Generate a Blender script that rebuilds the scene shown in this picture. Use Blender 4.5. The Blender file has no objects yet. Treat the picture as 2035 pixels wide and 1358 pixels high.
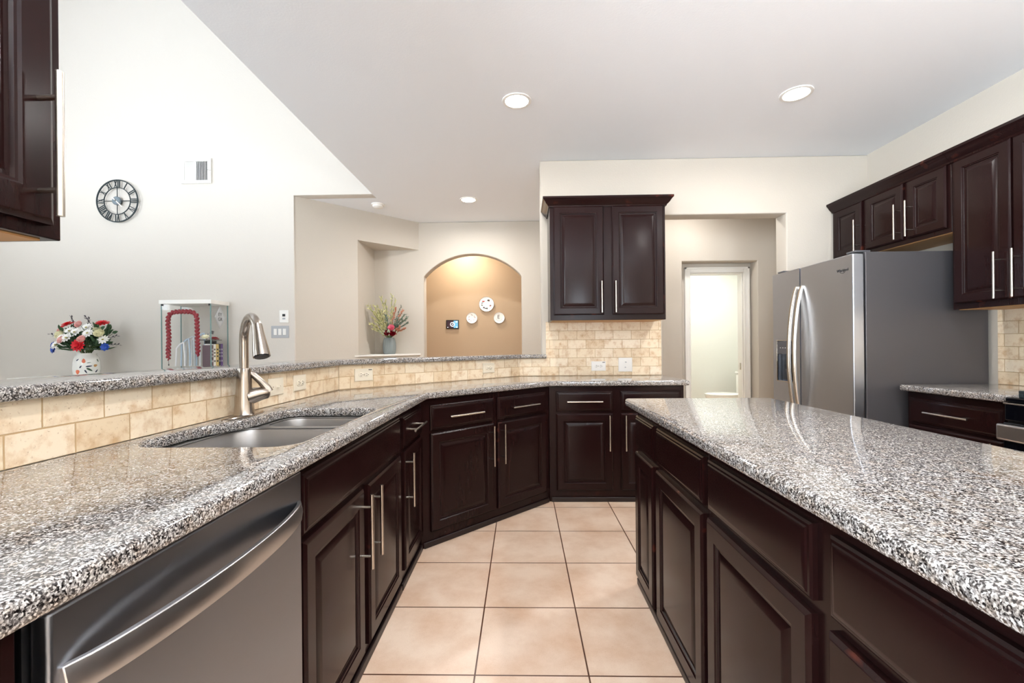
import bpy, bmesh, math, random
from math import sin, cos, pi, sqrt, radians, atan, atan2
from mathutils import Vector, Matrix

C = bpy.context.scene.collection
SC = bpy.context.scene

# ------------------------------------------------------------------ camera
EYE = 1.185
FPX = 880.0
cam_data = bpy.data.cameras.new('camera')
cam = bpy.data.objects.new('camera', cam_data)
C.objects.link(cam)
cam_data.sensor_width = 36.0
cam_data.lens = FPX / 2035.0 * 36.0
cam_data.shift_y = 8.0 / 2035.0
cam_data.clip_start = 0.02
cam.matrix_world = (Matrix.Translation((0, 0, EYE)) @ Matrix.Rotation(atan(19.5 / FPX), 4, 'Z')
                    @ Matrix.Rotation(pi / 2, 4, 'X') @ Matrix.Rotation(-0.0087, 4, 'Z'))
SC.camera = cam

# ------------------------------------------------------------------ view, world, daylight
SC.view_settings.view_transform = 'Standard'
SC.view_settings.look = 'None'
SC.view_settings.gamma = 1.0
SC.view_settings.use_curve_mapping = False
SC.view_settings.exposure = 1.27
SC.cycles.max_bounces = 10
SC.cycles.diffuse_bounces = 6
SC.cycles.glossy_bounces = 6
SC.cycles.transmission_bounces = 10
SC.cycles.transparent_max_bounces = 16
SC.cycles.sample_clamp_indirect = 8.0
SC.cycles.caustics_reflective = False
SC.cycles.caustics_refractive = False

SKY = 9.8
world = bpy.data.worlds.new('daylight_sky')
SC.world = world
world.use_nodes = True
wbg = world.node_tree.nodes['Background']
wbg.inputs['Color'].default_value = (0.87, 0.94, 1.0, 1)
wbg.inputs['Strength'].default_value = SKY
# pale overcast sky above, strong glow added below the horizon to light the ceilings
wn, wl = world.node_tree.nodes, world.node_tree.links
wtc = wn.new('ShaderNodeTexCoord')
wsp = wn.new('ShaderNodeSeparateXYZ')
wrm = wn.new('ShaderNodeValToRGB')
wrm.color_ramp.elements[0].position = 0.49
wrm.color_ramp.elements[0].color = (1.72, 1.9, 2.08, 1)
wrm.color_ramp.elements[1].position = 0.51
wrm.color_ramp.elements[1].color = (0.32, 0.37, 0.42, 1)
wmp = wn.new('ShaderNodeMapRange')
wmp.inputs['From Min'].default_value = -1.0
wl.new(wtc.outputs['Generated'], wsp.inputs[0])
wl.new(wsp.outputs[2], wmp.inputs['Value'])
wl.new(wmp.outputs[0], wrm.inputs[0])
wl.new(wrm.outputs[0], wbg.inputs['Color'])


def portal(name, loc, rot, sx, sy):
    l = bpy.data.lights.new(name, 'AREA')
    l.shape = 'RECTANGLE'
    l.size = sx
    l.size_y = sy
    l.cycles.is_portal = True
    o = bpy.data.objects.new(name, l)
    o.location = loc
    o.rotation_euler = rot
    C.objects.link(o)


# unseen windows (behind and left of the camera) let the sky in
portal('window_portal', (-6.55, 1.25, 2.55), (0, -pi / 2, 0), 1.35, 1.15)
portal('window_portal', (-3.8, -0.55, 2.15), (pi / 2, 0, 0), 1.0, 1.7)
portal('window_portal', (1.3, -2.95, 1.5), (pi / 2, 0, 0), 0.9, 1.0)
portal('window_portal', (-1.15, -1.75, 1.4), (0, -pi / 2, 0), 2.55, 2.2)  # portal of the added side window

CAN_W = 7.0       # kitchen can lights
CAN_COL = (1.0, 0.98, 0.965)
CEIL = 2.835


# ------------------------------------------------------------------ helpers
def lin(r, g, b):
    f = lambda c: (c / 255 / 12.92) if c / 255 <= 0.04045 else ((c / 255 + 0.055) / 1.055) ** 2.4
    return (f(r), f(g), f(b), 1.0)


class MB:
    def __init__(self):
        self.v = []
        self.f = []

    def add(self, vs, fs):
        b = len(self.v)
        self.v.extend(tuple(p) for p in vs)
        self.f.extend(tuple(b + i for i in f) for f in fs)
        return self

    def box(self, x0, x1, y0, y1, z0, z1, M=None):
        vs = [Vector((x, y, z)) for z in (z0, z1) for x, y in ((x0, y0), (x1, y0), (x1, y1), (x0, y1))]
        if M is not None:
            vs = [M @ p for p in vs]
        return self.add(vs, [(3, 2, 1, 0), (4, 5, 6, 7), (0, 1, 5, 4), (1, 2, 6, 5), (2, 3, 7, 6), (3, 0, 4, 7)])

    def prism(self, poly, z0, z1):
        n = len(poly)
        vs = [(x, y, z0) for x, y in poly] + [(x, y, z1) for x, y in poly]
        fs = [tuple(range(n - 1, -1, -1)), tuple(range(n, 2 * n))]
        fs += [(i, (i + 1) % n, n + (i + 1) % n, n + i) for i in range(n)]
        return self.add(vs, fs)

    def loft(self, loops, cap0=True, cap1=True, closed=True):
        n = len(loops[0])
        vs = [p for l in loops for p in l]
        fs = []
        for k in range(len(loops) - 1):
            for i in range(n if closed else n - 1):
                j = (i + 1) % n
                fs.append((k * n + i, k * n + j, (k + 1) * n + j, (k + 1) * n + i))
        if cap0:
            fs.append(tuple(range(n - 1, -1, -1)))
        if cap1:
            fs.append(tuple(range((len(loops) - 1) * n, len(loops) * n)))
        return self.add(vs, fs)

    def tube(self, pts, r, seg=10, cap=True, flat=None):
        pts = [Vector(p) for p in pts]
        rs = r if isinstance(r, (list, tuple)) else [r] * len(pts)
        loops = []
        ref = None
        for i, p in enumerate(pts):
            a = pts[max(0, i - 1)]
            b = pts[min(len(pts) - 1, i + 1)]
            t = (b - a).normalized()
            if ref is None:
                ref = Vector((0, 0, 1)) if abs(t.z) < 0.9 else Vector((1, 0, 0))
            s = t.cross(ref)
            if s.length < 1e-5:
                s = t.cross(Vector((0.3, 1, 0.2)))
            s.normalize()
            u = s.cross(t).normalized()
            ref = u
            k = 1.0 if flat is None else flat
            loops.append([p + (s * cos(2 * pi * q / seg) + u * k * sin(2 * pi * q / seg)) * rs[i] for q in range(seg)])
        return self.loft(loops, cap, cap)

    def lathe(self, prof, seg=32, c=(0, 0, 0), M=None, cap0=True, cap1=True, ribs=0, amp=0):
        loops = []
        for r, z in prof:
            l = []
            for q in range(seg):
                a = 2 * pi * q / seg
                rr = r * (1 + (amp * cos(ribs * a) if ribs else 0))
                p = Vector((rr * cos(a), rr * sin(a), z))
                if M is not None:
                    p = M @ p
                l.append(p + Vector(c))
            loops.append(l)
        return self.loft(loops, cap0, cap1)

    def ball(self, c, rx, ry=None, rz=None, seg=10, rings=6, M=None):
        ry = rx if ry is None else ry
        rz = rx if rz is None else rz
        loops = []
        for k in range(1, rings):
            t = pi * k / rings
            l = []
            for q in range(seg):
                a = 2 * pi * q / seg
                p = Vector((rx * sin(t) * cos(a), ry * sin(t) * sin(a), -rz * cos(t)))
                if M is not None:
                    p = M @ p
                l.append(p + Vector(c))
            loops.append(l)
        return self.loft(loops)

    def build(self, name, mat, parent=None, bevel=0.0, seg=2, smooth=35, kind=None):
        me = bpy.data.meshes.new(name)
        me.from_pydata(self.v, [], self.f)
        bm = bmesh.new()
        bm.from_mesh(me)
        bmesh.ops.recalc_face_normals(bm, faces=bm.faces)
        bm.to_mesh(me)
        bm.free()
        return finish(name, me, mat, parent, bevel, seg, smooth, kind)


def finish(name, me, mat, parent=None, bevel=0.0, seg=2, smooth=35, kind=None):
    me.materials.clear()
    me.materials.append(mat)
    if smooth:
        for p in me.polygons:
            p.use_smooth = True
        me.set_sharp_from_angle(angle=radians(smooth))
    o = bpy.data.objects.new(name, me)
    C.objects.link(o)
    if parent is not None:
        o.parent = parent
    if bevel:
        m = o.modifiers.new('bevel', 'BEVEL')
        m.width = bevel
        m.segments = seg
        m.limit_method = 'ANGLE'
        m.angle_limit = radians(40)
        m.harden_normals = False
    if kind:
        o['kind'] = kind
    return o


def thing(name, label, cat, loc=(0, 0, 0), rz=0.0, group=None):
    o = bpy.data.objects.new(name, None)
    o.empty_display_size = 0.05
    C.objects.link(o)
    o.location = loc
    o.rotation_euler = (0, 0, rz)
    return tag(o, label, cat, group)


def tag(o, label, cat, group=None):
    o['label'] = label
    o['category'] = cat
    if group:
        o['group'] = group
    return o


def copy_tree(o, parent=None):
    c = o.copy()
    C.objects.link(c)
    if parent is not None:
        c.parent = parent
    for ch in list(o.children):
        copy_tree(ch, c)
    return c


def slab(name, outers, z, thick, r, mat, parent=None, kind=None, axis=None, smooth=40, res=3):
    """flat filled outline(s) with holes and rounded rims -> mesh. axis: Matrix placing the slab"""
    cu = bpy.data.curves.new(name, 'CURVE')
    cu.dimensions = '2D'
    cu.fill_mode = 'BOTH'
    cu.extrude = thick / 2 - r
    cu.bevel_depth = r
    cu.bevel_resolution = res
    cu.offset = -r
    for poly in outers:
        s = cu.splines.new('POLY')
        s.points.add(len(poly) - 1)
        for p, (x, y) in zip(s.points, poly):
            p.co = (x, y, 0, 1)
        s.use_cyclic_u = True
    tmp = bpy.data.objects.new('tmp', cu)
    C.objects.link(tmp)
    dg = bpy.context.evaluated_depsgraph_get()
    dg.update()
    me = bpy.data.meshes.new_from_object(tmp.evaluated_get(dg))
    bpy.data.objects.remove(tmp)
    bpy.data.curves.remove(cu)
    M = axis if axis is not None else Matrix.Translation((0, 0, z + thick / 2))
    me.transform(M)
    me.name = name
    bm = bmesh.new()
    bm.from_mesh(me)
    bmesh.ops.remove_doubles(bm, verts=bm.verts, dist=1e-5)
    bm.to_mesh(me)
    bm.free()
    return finish(name, me, mat, parent, 0, 2, smooth, kind)


def text_mesh(body, size, mat, name, parent, M, extrude=0.0006):
    cu = bpy.data.curves.new(name, 'FONT')
    cu.body = body
    cu.size = size
    cu.extrude = extrude
    cu.align_x = 'CENTER'
    cu.align_y = 'CENTER'
    tmp = bpy.data.objects.new('tmp', cu)
    C.objects.link(tmp)
    dg = bpy.context.evaluated_depsgraph_get()
    dg.update()
    me = bpy.data.meshes.new_from_object(tmp.evaluated_get(dg))
    bpy.data.objects.remove(tmp)
    bpy.data.curves.remove(cu)
    me.transform(M)
    return finish(name, me, mat, parent, smooth=0)


def rrect(x0, x1, y0, y1, r, n=6):
    pts = []
    for cx, cy, a0 in ((x1 - r, y0 + r, -pi / 2), (x1 - r, y1 - r, 0), (x0 + r, y1 - r, pi / 2), (x0 + r, y0 + r, pi)):
        for k in range(n + 1):
            a = a0 + pi / 2 * k / n
            pts.append((cx + r * cos(a), cy + r * sin(a)))
    return pts


# ------------------------------------------------------------------ materials
def new_mat(name):
    m = bpy.data.materials.new(name)
    m.use_nodes = True
    nt = m.node_tree
    return m, nt, nt.nodes['Principled BSDF'], nt.nodes, nt.links


def simple(name, col, rough=0.5, metal=0.0, coat=0.0, emit=None, es=0.0, trans=0.0, ior=1.45, sheen=0.0):
    m, nt, p, N, L = new_mat(name)
    p.inputs['Base Color'].default_value = col
    p.inputs['Roughness'].default_value = rough
    p.inputs['Metallic'].default_value = metal
    p.inputs['Coat Weight'].default_value = coat
    p.inputs['Transmission Weight'].default_value = trans
    p.inputs['IOR'].default_value = ior
    if emit:
        p.inputs['Emission Color'].default_value = emit
        p.inputs['Emission Strength'].default_value = es
    return m


def objcoord(N, L, scale=(1, 1, 1), loc=(0, 0, 0)):
    tc = N.new('ShaderNodeTexCoord')
    mp = N.new('ShaderNodeMapping')
    mp.inputs['Scale'].default_value = scale
    mp.inputs['Location'].default_value = loc
    L.new(tc.outputs['Object'], mp.inputs['Vector'])
    return mp.outputs['Vector']


def noise(N, L, vec, scale, detail=3, rough=0.5):
    n = N.new('ShaderNodeTexNoise')
    n.inputs['Scale'].default_value = scale
    n.inputs['Detail'].default_value = detail
    n.inputs['Roughness'].default_value = rough
    L.new(vec, n.inputs['Vector'])
    return n


def ramp(N, L, fac, stops, interp='LINEAR'):
    r = N.new('ShaderNodeValToRGB')
    r.color_ramp.interpolation = interp
    e = r.color_ramp.elements
    while len(e) < len(stops):
        e.new(0.5)
    for el, (pos, col) in zip(e, stops):
        el.position = pos
        el.color = col if len(col) == 4 else (*col, 1)
    L.new(fac, r.inputs['Fac'])
    return r


def bump(N, L, h, strength, dist, p):
    b = N.new('ShaderNodeBump')
    b.inputs['Strength'].default_value = strength
    b.inputs['Distance'].default_value = dist
    L.new(h, b.inputs['Height'])
    L.new(b.outputs['Normal'], p.inputs['Normal'])
    return b


def mixrgb(N, L, fac, a, b, blend='MIX'):
    m = N.new('ShaderNodeMix')
    m.data_type = 'RGBA'
    m.blend_type = blend
    for sock, val in ((m.inputs['Factor'], fac), (m.inputs['A'], a), (m.inputs['B'], b)):
        pass
    fs = m.inputs[0]
    A = m.inputs[6]
    B = m.inputs[7]
    for s, v in ((fs, fac), (A, a), (B, b)):
        if hasattr(v, 'is_output'):
            L.new(v, s)
        else:
            s.default_value = v
    return m.outputs[2]


def paint(name, col, rough=0.75, b=0.25):
    m, nt, p, N, L = new_mat(name)
    p.inputs['Base Color'].default_value = col
    p.inputs['Roughness'].default_value = rough
    v = objcoord(N, L)
    n = noise(N, L, v, 90, 2)
    bump(N, L, n.outputs['Fac'], b, 0.003, p)
    return m


def wood_espresso():
    m, nt, p, N, L = new_mat('espresso_wood')
    v = objcoord(N, L, (14, 14, 1.6))
    n = noise(N, L, v, 6, 5, 0.6)
    r = ramp(N, L, n.outputs['Fac'], [(0.3, lin(28, 12, 12)), (0.7, lin(31, 14, 13))])
    # rubbed, reddish worn spots along the crisp edges
    g = N.new('ShaderNodeNewGeometry')
    pr = ramp(N, L, g.outputs['Pointiness'], [(0.56, (0, 0, 0, 1)), (0.62, (1, 1, 1, 1))])
    n2 = noise(N, L, objcoord(N, L, (1, 1, 1)), 9, 3)
    r2 = ramp(N, L, n2.outputs['Fac'], [(0.64, (0, 0, 0, 1)), (0.72, (0.7, 0.7, 0.7, 1))])
    f = mixrgb(N, L, 1.0, pr.outputs['Color'], r2.outputs['Color'], 'MULTIPLY')
    c = mixrgb(N, L, f, r.outputs['Color'], lin(84, 38, 26))
    L.new(c, p.inputs['Base Color'])
    p.inputs['Roughness'].default_value = 0.22
    p.inputs['Specular IOR Level'].default_value = 0.19
    return m


def granite():
    m, nt, p, N, L = new_mat('granite')
    v = objcoord(N, L)
    nd = noise(N, L, v, 150, 2)
    vm = N.new('ShaderNodeVectorMath')
    vm.operation = 'MULTIPLY_ADD'
    vm.inputs[1].default_value = (0.005, 0.005, 0.005)
    L.new(nd.outputs['Color'], vm.inputs[0])
    L.new(v, vm.inputs[2])
    vo = N.new('ShaderNodeTexVoronoi')
    vo.feature = 'SMOOTH_F1'
    vo.inputs['Smoothness'].default_value = 0.25
    vo.inputs['Scale'].default_value = 380
    L.new(vm.outputs[0], vo.inputs['Vector'])
    sep = N.new('ShaderNodeSeparateColor')
    L.new(vo.outputs['Color'], sep.inputs['Color'])
    n1 = noise(N, L, v, 240, 3, 0.6)
    add = N.new('ShaderNodeMath')
    add.operation = 'MULTIPLY_ADD'
    add.inputs[1].default_value = 0.50
    L.new(sep.outputs[0], add.inputs[0])
    m2 = N.new('ShaderNodeMath')
    m2.operation = 'MULTIPLY'
    m2.inputs[1].default_value = 0.75
    L.new(n1.outputs['Fac'], m2.inputs[0])
    L.new(m2.outputs[0], add.inputs[2])
    r = ramp(N, L, add.outputs[0], [(0.38, lin(24, 22, 23)), (0.49, lin(66, 62, 61)), (0.59, lin(112, 108, 106)),
                                    (0.70, lin(156, 153, 151)), (0.86, lin(214, 212, 210))])
    n3 = noise(N, L, v, 45, 2)
    r3 = ramp(N, L, n3.outputs['Fac'], [(0.45, (1, 1, 1, 1)), (0.7, lin(240, 229, 218))])
    c = mixrgb(N, L, 1.0, r.outputs['Color'], r3.outputs['Color'], 'MULTIPLY')
    L.new(c, p.inputs['Base Color'])
    p.inputs['Roughness'].default_value = 0.045
    p.inputs['IOR'].default_value = 1.85
    return m


def travertine(offx=0.0):
    m, nt, p, N, L = new_mat('travertine_tile')
    tc = N.new('ShaderNodeTexCoord')
    sp = N.new('ShaderNodeSeparateXYZ')
    L.new(tc.outputs['Object'], sp.inputs[0])
    cb = N.new('ShaderNodeCombineXYZ')
    ad = N.new('ShaderNodeMath')
    ad.operation = 'ADD'
    ad.inputs[1].default_value = offx
    L.new(sp.outputs[0], ad.inputs[0])
    L.new(ad.outputs[0], cb.inputs[0])
    L.new(sp.outputs[2], cb.inputs[1])
    nz = noise(N, L, tc.outputs['Object'], 30, 2)
    wob = N.new('ShaderNodeVectorMath')
    wob.operation = 'MULTIPLY_ADD'
    wob.inputs[1].default_value = (0.0022, 0.0022, 0)
    L.new(nz.outputs['Color'], wob.inputs[0])
    L.new(cb.outputs[0], wob.inputs[2])
    b = N.new('ShaderNodeTexBrick')
    b.offset = 0.5
    b.inputs['Scale'].default_value = 1.0
    b.inputs['Brick Width'].default_value = 0.1605
    b.inputs['Row Height'].default_value = 0.0797
    b.inputs['Mortar Size'].default_value = 0.0022
    b.inputs['Mortar Smooth'].default_value = 0.25
    b.inputs['Bias'].default_value = 0.0
    b.inputs['Color1'].default_value = (0, 0, 0, 1)
    b.inputs['Color2'].default_value = (1, 1, 1, 1)
    b.inputs['Mortar'].default_value = (0.5, 0.5, 0.5, 1)
    L.new(wob.outputs[0], b.inputs['Vector'])
    tile = ramp(N, L, b.outputs['Color'], [(0.0, lin(222, 200, 168)), (0.5, lin(234, 216, 188)), (1.0, lin(238, 224, 202))])
    n1 = noise(N, L, tc.outputs['Object'], 18, 6, 0.65)
    blot = ramp(N, L, n1.outputs['Fac'], [(0.30, lin(214, 184, 148)), (0.52, (1, 1, 1, 1))])
    c1 = mixrgb(N, L, 0.75, tile.outputs['Color'], blot.outputs['Color'], 'MULTIPLY')
    n2 = noise(N, L, tc.outputs['Object'], 130, 4, 0.7)
    pit = ramp(N, L, n2.outputs['Fac'], [(0.26, lin(170, 134, 98)), (0.38, (1, 1, 1, 1))])
    c2 = mixrgb(N, L, 0.8, c1, pit.outputs['Color'], 'MULTIPLY')
    c3 = mixrgb(N, L, b.outputs['Fac'], c2, lin(190, 160, 120))
    L.new(c3, p.inputs['Base Color'])
    p.inputs['Roughness'].default_value = 0.45
    inv = N.new('ShaderNodeMath')
    inv.operation = 'SUBTRACT'
    inv.inputs[0].default_value = 1.0
    L.new(b.outputs['Fac'], inv.inputs[1])
    h = N.new('ShaderNodeMath')
    h.operation = 'MULTIPLY_ADD'
    h.inputs[1].default_value = 0.15
    L.new(pit.outputs['Color'], h.inputs[0])
    L.new(inv.outputs[0], h.inputs[2])
    bump(N, L, h.outputs[0], 0.6, 0.003, p)
    return m


def floor_tile():
    m, nt, p, N, L = new_mat('floor_tile')
    v = objcoord(N, L, (1, 1, 1), (-0.2298 + 4.09, -1.589 + 4.12, 0))
    b = N.new('ShaderNodeTexBrick')
    b.offset = 0.0
    b.inputs['Scale'].default_value = 1.0
    b.inputs['Brick Width'].default_value = 0.409
    b.inputs['Row Height'].default_value = 0.412
    b.inputs['Mortar Size'].default_value = 0.0032
    b.inputs['Mortar Smooth'].default_value = 0.1
    b.inputs['Color1'].default_value = lin(214, 189, 167)
    b.inputs['Color2'].default_value = lin(221, 198, 177)
    b.inputs['Mortar'].default_value = lin(84, 50, 30)
    L.new(v, b.inputs['Vector'])
    n1 = noise(N, L, v, 5, 5, 0.6)
    cl = ramp(N, L, n1.outputs['Fac'], [(0.3, lin(226, 206, 190)), (0.62, (1, 1, 1, 1))])
    c = mixrgb(N, L, 0.8, b.outputs['Color'], cl.outputs['Color'], 'MULTIPLY')
    n2 = noise(N, L, v, 300, 2)
    sp = ramp(N, L, n2.outputs['Fac'], [(0.25, lin(190, 165, 145)), (0.4, (1, 1, 1, 1))])
    c = mixrgb(N, L, 0.5, c, sp.outputs['Color'], 'MULTIPLY')
    L.new(c, p.inputs['Base Color'])
    p.inputs['Roughness'].default_value = 0.38
    inv = N.new('ShaderNodeMath')
    inv.operation = 'SUBTRACT'
    inv.inputs[0].default_value = 1.0
    L.new(b.outputs['Fac'], inv.inputs[1])
    bump(N, L, inv.outputs[0], 0.5, 0.002, p)
    return m


def brushed(name, col, rough, stretch=(2, 2, 300)):
    m, nt, p, N, L = new_mat(name)
    p.inputs['Base Color'].default_value = col
    p.inputs['Metallic'].default_value = 1.0
    v = objcoord(N, L, stretch)
    n = noise(N, L, v, 1.0, 2, 0.5)
    r = ramp(N, L, n.outputs['Fac'], [(0.3, (rough * 0.93,) * 3), (0.7, (rough * 1.07,) * 3)])
    L.new(r.outputs['Color'], p.inputs['Roughness'])
    return m


def glass(name='clear_glass', tint=(0.994, 0.997, 0.996, 1)):
    m, nt, p, N, L = new_mat(name)
    out = N['Material Output']
    tr = N.new('ShaderNodeBsdfTransparent')
    tr.inputs['Color'].default_value = tint
    gl = N.new('ShaderNodeBsdfGlossy')
    gl.inputs['Roughness'].default_value = 0.02
    lw = N.new('ShaderNodeLayerWeight')
    pw = N.new('ShaderNodeMath')
    pw.operation = 'POWER'
    pw.inputs[1].default_value = 5.0
    L.new(lw.outputs['Facing'], pw.inputs[0])
    fr = N.new('ShaderNodeMath')
    fr.operation = 'MULTIPLY_ADD'
    fr.inputs[1].default_value = 0.5
    fr.inputs[2].default_value = 0.025
    L.new(pw.outputs[0], fr.inputs[0])
    mx = N.new('ShaderNodeMixShader')
    L.new(fr.outputs[0], mx.inputs[0])
    L.new(tr.outputs[0], mx.inputs[1])
    L.new(gl.outputs[0], mx.inputs[2])
    L.new(mx.outputs[0], out.inputs['Surface'])
    return m


M_WALL = paint('cream_paint', lin(199, 191, 179))
M_WALLW = paint('living_cream_paint', lin(214, 208, 200))
M_CEIL = paint('ceiling_paint', lin(239, 242, 247), 0.85, 0.15)
M_TAN = paint('tan_paint', lin(186, 162, 134))
M_BATH = paint('bath_paint', lin(216, 218, 211))
M_BOUNCE = paint('pale_bounce_floor', lin(214, 210, 204), 0.9, 0.4)  # unseen living floor, made pale to bounce neutral light upwards
M_TRIM = simple('white_trim', lin(240, 238, 232), 0.35)
M_WOOD = wood_espresso()
M_SHOE = simple('dark_shoe_wood', lin(30, 19, 18), 0.4)
M_UNDER = simple('natural_birch', lin(196, 150, 98), 0.5)
M_GRAN = granite()
M_TILE = travertine(0.0)
M_FLOOR = floor_tile()
M_STEEL = brushed('brushed_steel', lin(138, 142, 150), 0.30, (3, 3, 900))
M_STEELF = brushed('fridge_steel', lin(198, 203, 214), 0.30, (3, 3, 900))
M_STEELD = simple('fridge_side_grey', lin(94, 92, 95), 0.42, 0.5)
M_BARS = simple('bright_steel', lin(200, 198, 198), 0.30, 1.0)
M_NICK = simple('brushed_nickel', lin(204, 195, 183), 0.26, 1.0)
M_FAUC = simple('faucet_nickel', lin(170, 160, 150), 0.24, 1.0)
M_SINK = brushed('sink_steel', lin(168, 166, 165), 0.40, (60, 60, 60))
M_BLACK = simple('black_plastic', lin(18, 18, 20), 0.35)
M_BLKG = simple('black_glass', lin(8, 9, 14), 0.06)
M_GREYP = simple('grey_plastic', lin(86, 86, 90), 0.35)
M_ALM = simple('almond_plastic', lin(226, 216, 196), 0.35)
M_WPL = simple('white_plastic', lin(238, 236, 232), 0.35)
M_GRYPL = simple('silver_plastic', lin(176, 178, 182), 0.4)
M_LENS = simple('lamp_lens', (1, 1, 1, 1), 0.4, emit=(1.0, 0.96, 0.9, 1), es=14.0)
M_IRON = simple('blue_black_iron', lin(44, 54, 58), 0.45, 0.3)
M_IRONL = simple('grey_blue_metal', lin(120, 132, 140), 0.4, 0.3)
M_PORC = simple('porcelain', lin(244, 243, 238), 0.12)
M_GLASS = glass()
M_GLASSE = simple('glass_edge_green', lin(120, 150, 148), 0.15)

# ------------------------------------------------------------------ setting
def struct(name, mb, mat, bevel=0.0):
    return mb.build(name, mat, None, bevel, 3, 40, 'structure')


struct('floor', MB().box(-1.6, 3.9, -3.2, 8.0, -0.06, 0), M_FLOOR)
struct('floor_living', MB().box(-6.8, -1.6, -0.8, 8.0, -0.06, 0), M_BOUNCE)

# flat ceiling over kitchen and hall (its left edge borders the tall living room)
struct('ceiling', MB().prism([(-1.6, -3.1), (3.2, -3.1), (3.2, 8.0), (-2.6, 8.0), (-2.6, 4.885), (-1.6, 4.885)],
                             CEIL, CEIL + 0.1), M_CEIL)
struct('ceiling_living', MB().box(-6.8, -1.4, -0.8, 4.9, 5.4, 5.5), M_CEIL)

# vertical slab walls: outline in (x,z), placed at y0..y1
def wall_xz(name, outers, y0, y1, mat, r=0.012):
    A = Matrix(((1, 0, 0, 0), (0, 0, -1, (y0 + y1) / 2), (0, 1, 0, 0), (0, 0, 0, 1)))
    return slab(name, outers, 0, y1 - y0, r, mat, None, 'structure', A)


def wall_yz(name, outers, x0, x1, mat, r=0.008):
    A = Matrix(((0, 0, 1, (x0 + x1) / 2), (1, 0, 0, 0), (0, 1, 0, 0), (0, 0, 0, 1)))
    return slab(name, outers, 0, x1 - x0, r, mat, None, 'structure', A)


# clock wall of the living room, continuing as a header above the hall
wall_xz('wall_living_back', [[(-6.7, 0), (-2.46, 0), (-2.46, CEIL), (-1.603, CEIL), (-1.603, 5.45), (-6.7, 5.45)]], 4.75, 4.88, M_WALLW, 0.006)
struct('wall_living_header', MB().box(-1.6, -1.48, -0.72, 4.88, CEIL + 0.1005, 5.42), M_WALLW)
wall_yz('wall_living_left', [[(-0.7, 0), (4.88, 0), (4.88, 5.45), (-0.7, 5.45)], [(0.65, 1.85), (1.85, 1.85), (1.85, 3.25), (0.65, 3.25)]], -6.72, -6.6, M_WALLW)
wall_xz('wall_living_front', [[(-6.7, 0), (-1.61, 0), (-1.61, 5.45), (-6.7, 5.45)], [(-4.3, 1.3), (-3.3, 1.3), (-3.3, 3.0), (-4.3, 3.0)]], -0.72, -0.6, M_WALLW)
wall_xz('wall_front', [[(-1.3, 0), (3.2, 0), (3.2, 2.9), (-1.3, 2.9)], [(0.85, 1.0), (1.75, 1.0), (1.75, 2.0), (0.85, 2.0)]], -3.12, -3.0, M_WALL)

# full-height wall at the near left, where the bar opening ends
struct('wall_left', MB().box(-1.6, -1.18, -0.53, 0.82, 0, CEIL), M_WALL, 0.01)
wall_yz('wall_nook', [[(-3.0, 0), (-0.53, 0), (-0.53, CEIL), (-3.0, CEIL)], [(-2.85, 0.12), (-0.65, 0.12), (-0.65, 2.7), (-2.85, 2.7)]], -1.3, -1.18, M_WALL)  # unseen wall; its opening is added to light the right wall

# knee wall behind the left counters
KW = [(-1.18, 0.82), (-1.18, 2.805), (-0.025, 3.96), (0.175, 3.96), (0.175, 4.10), (-0.083, 4.10), (-1.32, 2.863), (-1.32, 0.82)]
struct('wall_bar', MB().prism(KW, 0, 1.068), M_WALL)

# back wall with the rounded doorway
wall_xz('wall_back', [[(0.176, 0), (1.25, 0), (1.25, 2.333), (2.343, 2.333), (2.343, 0), (3.1, 0), (3.1, CEIL), (0.176, CEIL)]], 3.96, 4.13, M_WALL, 0.014)
struct('wall_right', MB().box(3.05, 3.2, -3.0, 5.2, 0, CEIL), M_WALL)

# hall wall behind the doorway, with a recess that holds the bathroom door
wall_xz('wall_hall_back', [[(1.0, 0), (1.875, 0), (1.875, 2.147), (2.742, 2.147), (2.742, 0), (3.2, 0), (3.2, CEIL), (1.0, CEIL)]], 5.2, 5.37, M_WALL, 0.014)
wall_xz('wall_bath_front', [[(1.4, 0), (2.02, 0), (2.02, 2.035), (2.655, 2.035), (2.655, 0), (3.75, 0), (3.75, 2.9), (1.4, 2.9)]], 5.37, 5.48, M_WALL, 0.003)
struct('wall_hall_left', MB().box(0.9, 1.02, 4.13, 5.87, 0, CEIL), M_WALL)
struct('wall_bath_back', MB().box(1.4, 3.75, 7.2, 7.3, 0, 2.7), M_BATH)
struct('wall_bath_left', MB().box(1.4, 1.5, 5.48, 7.2, 0, 2.7), M_BATH)
struct('wall_bath_right', MB().box(3.65, 3.75, 5.48, 7.2, 0, 2.7), M_BATH)
struct('ceiling_bath', MB().box(1.4, 3.75, 5.48, 7.3, 2.7, 2.75), M_CEIL)

# angled hall wall with the square niche cut into it
ang = MB()
ang.prism([(-2.462, 4.768), (-1.96, 5.27), (-1.96, 5.88), (-2.462, 5.88)], 0, CEIL)
tri = [(-1.96, 5.27), (-1.345, 5.885), (-1.96, 5.885)]
ang.prism(tri, 0, 1.066)
ang.prism(tri, 2.468, CEIL)
struct('wall_hall_angled', ang, M_WALL)
sill = [(-1.98, 5.215), (-1.32, 5.875), (-1.36, 5.884), (-1.958, 5.884), (-1.959, 5.24)]
struct('trim_1', MB().prism([(-1.985, 5.205), (-1.345, 5.845), (-1.345, 5.868), (-1.958, 5.868), (-1.958, 5.232)], 1.067, 1.088), M_TRIM, 0.004)

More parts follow.
